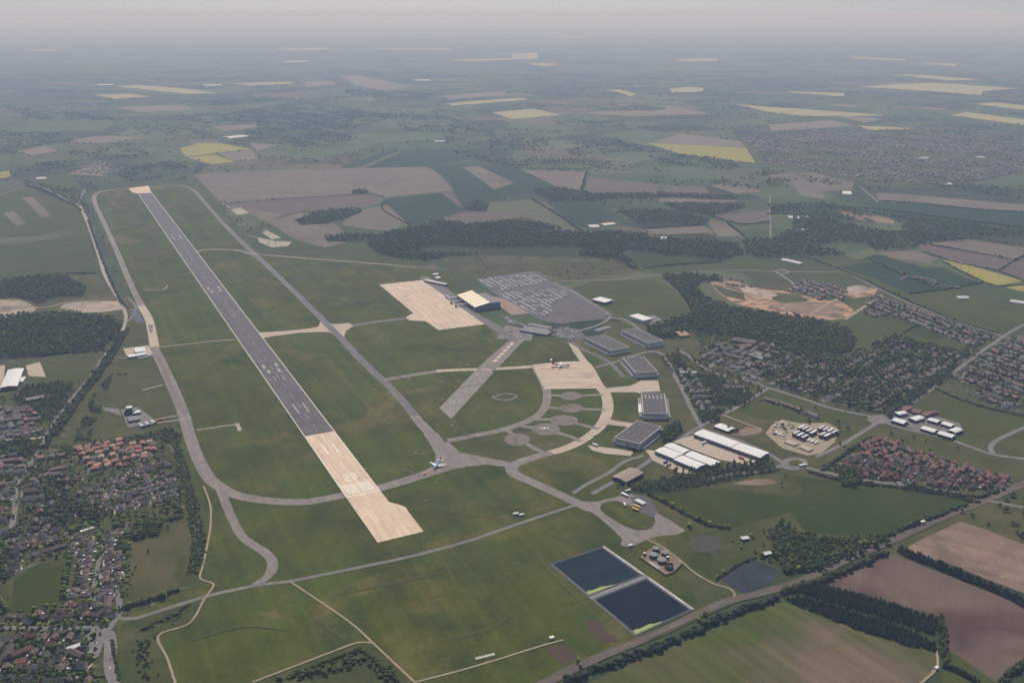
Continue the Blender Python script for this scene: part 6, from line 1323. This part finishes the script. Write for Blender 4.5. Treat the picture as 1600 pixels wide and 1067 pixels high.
# ---------------------------------------------------------------- cars
def carmb(m):
    b=MB(); l,w_=2.15,.88
    pr=[(-l,.35),(-l,.85),(-l+.25,.95),(l-1.15,.95),(l-.1,.72),(l,.35)]
    b.loft([[(x,-w_,z) for x,z in pr],[(x,w_,z) for x,z in pr]],m)
    cb=[(-l+.3,.95),(-l+.75,1.45),(.35,1.47),(1.0,.95)]
    b.raw([(x,-w_*.95,z) for x,z in cb]+[(x,w_*.95,z) for x,z in cb],[(0,1,5,4),(2,3,7,6),(3,2,1,0),(4,5,6,7)],'glazing'); b.raw([(cb[1][0],-w_*.9,1.46),(cb[2][0],-w_*.9,1.48),(cb[2][0],w_*.9,1.48),(cb[1][0],w_*.9,1.46)],[(0,1,2,3)],m)
    for x in(-1.35,1.35):
        for y in(-.8,.8): b.box(x-.3,x+.3,y-.12,y+.12,.02,.6,'black')
    return b
def carrows(s,d,sp,step,fill,where,off=0):
    P=W(L(s)); a=ang_px(*L(d)); u=Vector((math.cos(a),math.sin(a))); n=Vector((-u.y,u.x)); cs=[Vector(p) for p in P]
    v0=min(c.dot(n) for c in cs); v1=max(c.dot(n) for c in cs); u0=min(c.dot(u) for c in cs); u1=max(c.dot(u) for c in cs)
    v=v0+2; i=0
    while v<v1:
        t=u0
        while t<u1:
            p=u*t+n*v
            if inpoly(p.x,p.y,P) and random.random()<fill and noise.noise((p.x/32,p.y/32,0))>-.22: CARS.append((p.x+random.uniform(-.7,.7),p.y+random.uniform(-.7,.7),a+math.pi/2+random.gauss(0,.03),where))
            t+=step
        v+=5.4 if i%2==0 else sp; i+=1
wl='in the long stay car park behind the terminal'
carrows('746,438 825,427 840,429 856,441 817,449 778,456','745,438 828,487',13.5,2.9,.93,wl); carrows('778,458 878,452 889,463 861,475 863,487 849,497 828,488 798,471','745,438 828,487',13.5,2.9,.9,wl)
ws='in the short stay car park by the grey flat blocks'
carrows('866,514 885,512 902,517 908,526 890,532 864,526','866,514 905,520',10,2.8,.6,ws); carrows('783,493 799,500 806,506 797,506','783,493 800,503',9,2.8,.7,ws); carrows('786,515 796,510 800,518 790,522','786,515 796,510',9,3,.5,ws)
carrows('1004,497 1020,494 1034,500 1018,507','1004,497 1018,507',9,2.9,.6,'behind the white office block')
carrows('1112,556 1122,550 1137,554 1127,560','1112,556 1127,560',8,2.8,.6,'in the camp car park'); carrows('1150,562 1168,560 1180,567 1172,572','1150,562 1172,572',8,2.8,.6,'in the camp car park'); carrows('1203,537 1214,534 1217,541 1207,546','1203,537 1207,546',7,2.8,.6,'in the camp car park')
carrows('1440,660 1470,662 1480,670 1466,668 1446,664','1440,660 1480,670',9,2.8,.6,'between the white business units'); carrows('1035,706 1050,716 1085,736 1075,736 1040,718','1035,706 1085,736',12,4,.3,'in the yard of the white warehouses'); carrows('1090,690 1130,704 1150,712 1140,714 1100,700','1090,690 1150,712',12,4,.35,'in the yard of the white warehouses')
carrows('232,556 213,560 218,562 236,558','213,560 236,556',6,3,.8,'outside the fire station'); carrows('203,662 218,660 222,664 206,667','203,662 218,660',7,3,.8,'below the control tower'); carrows('232,508 237,506 240,520 236,522','235,506 238,522',16,7,.5,'on the perimeter track')
carrows('1022,628 1034,624 1036,634 1024,640','1022,630 1034,626',8,3,.5,'behind the skylight hangar'); carrows('1000,648 1006,647 1006,654 1001,655','1000,648 1006,647',7,4,.5,'beside the skylight hangar') 
carrows('1135,568 1150,577 1160,590 1130,575','1135,568 1150,577',40,9,.2,'in the camp')
for s,wr in [('173,1000 173,1030 172,1045','on the curving village bypass'),('100,980 130,981','on the village main street'),('135,995 150,1005 150,1015 140,1020','on the forecourt by the village junction'),('145,990 148,1000','on the forecourt by the village junction'),('1255,728 1300,741 1434,762 1462,766','on the road past the red estate'),('1330,690 1316,644 1262,627','on the road to the junction'),('1045,702 1085,673 1140,640','on the road past the warehouses'),('795,531 789,528 783,535 800,524 820,524','at the head of the old runway'),('25,780 24,810 60,712','on the winding village road'),('1300,417 1380,455 1470,493 1540,516','on the straight diagonal road'),('958,570 962,573','on the hangar road')]:
    q=W(L(s))
    for i,p in enumerate(q):
        a=ang_px(L(s)[max(0,i-1)],L(s)[min(len(q)-1,max(1,i))]); CARS.append((p[0],p[1],a,wr))
CARS.sort(key=lambda c:dist(c[0],c[1]))
CC=[('white','white',.46),('silver','silver',.2),('black','carblack',.14),('blue','carblue',.1),('red','redp',.12)]
CM={}
for x,y,a,wr in CARS[:300]:
    r=random.random(); 
    for nm,m,p in CC:
        r-=p
        if r<=0: break
    if nm not in CM: CM[nm]=carmb(m).mesh('car')
    o=link('parked_car',CM[nm]); o.location=(x,y,1.1); o.rotation_euler=(0,0,a); tag(o,f'{nm} car parked {wr}' if wr.startswith(('in','by','among','round','along','at','below','outside','behind','between','beside')) else f'{nm} car {wr}','car','cars about the village and airport')
cm=[carmb('cars')]
o=link('parked_cars',merge('parked_cars',[(cm,x,y,1.1,a,1.28) for x,y,a,wr in CARS[300:]],['cars','glazing','black'])); tag(o,'dense rows of parked cars filling the airport car parks','cars',None,'stuff')
print('houses',len(HOUSES),'trees',len(TREES),'cars',len(CARS),'objs',len(bpy.data.objects),'polys',sum(len(m.polygons) for m in bpy.data.meshes))
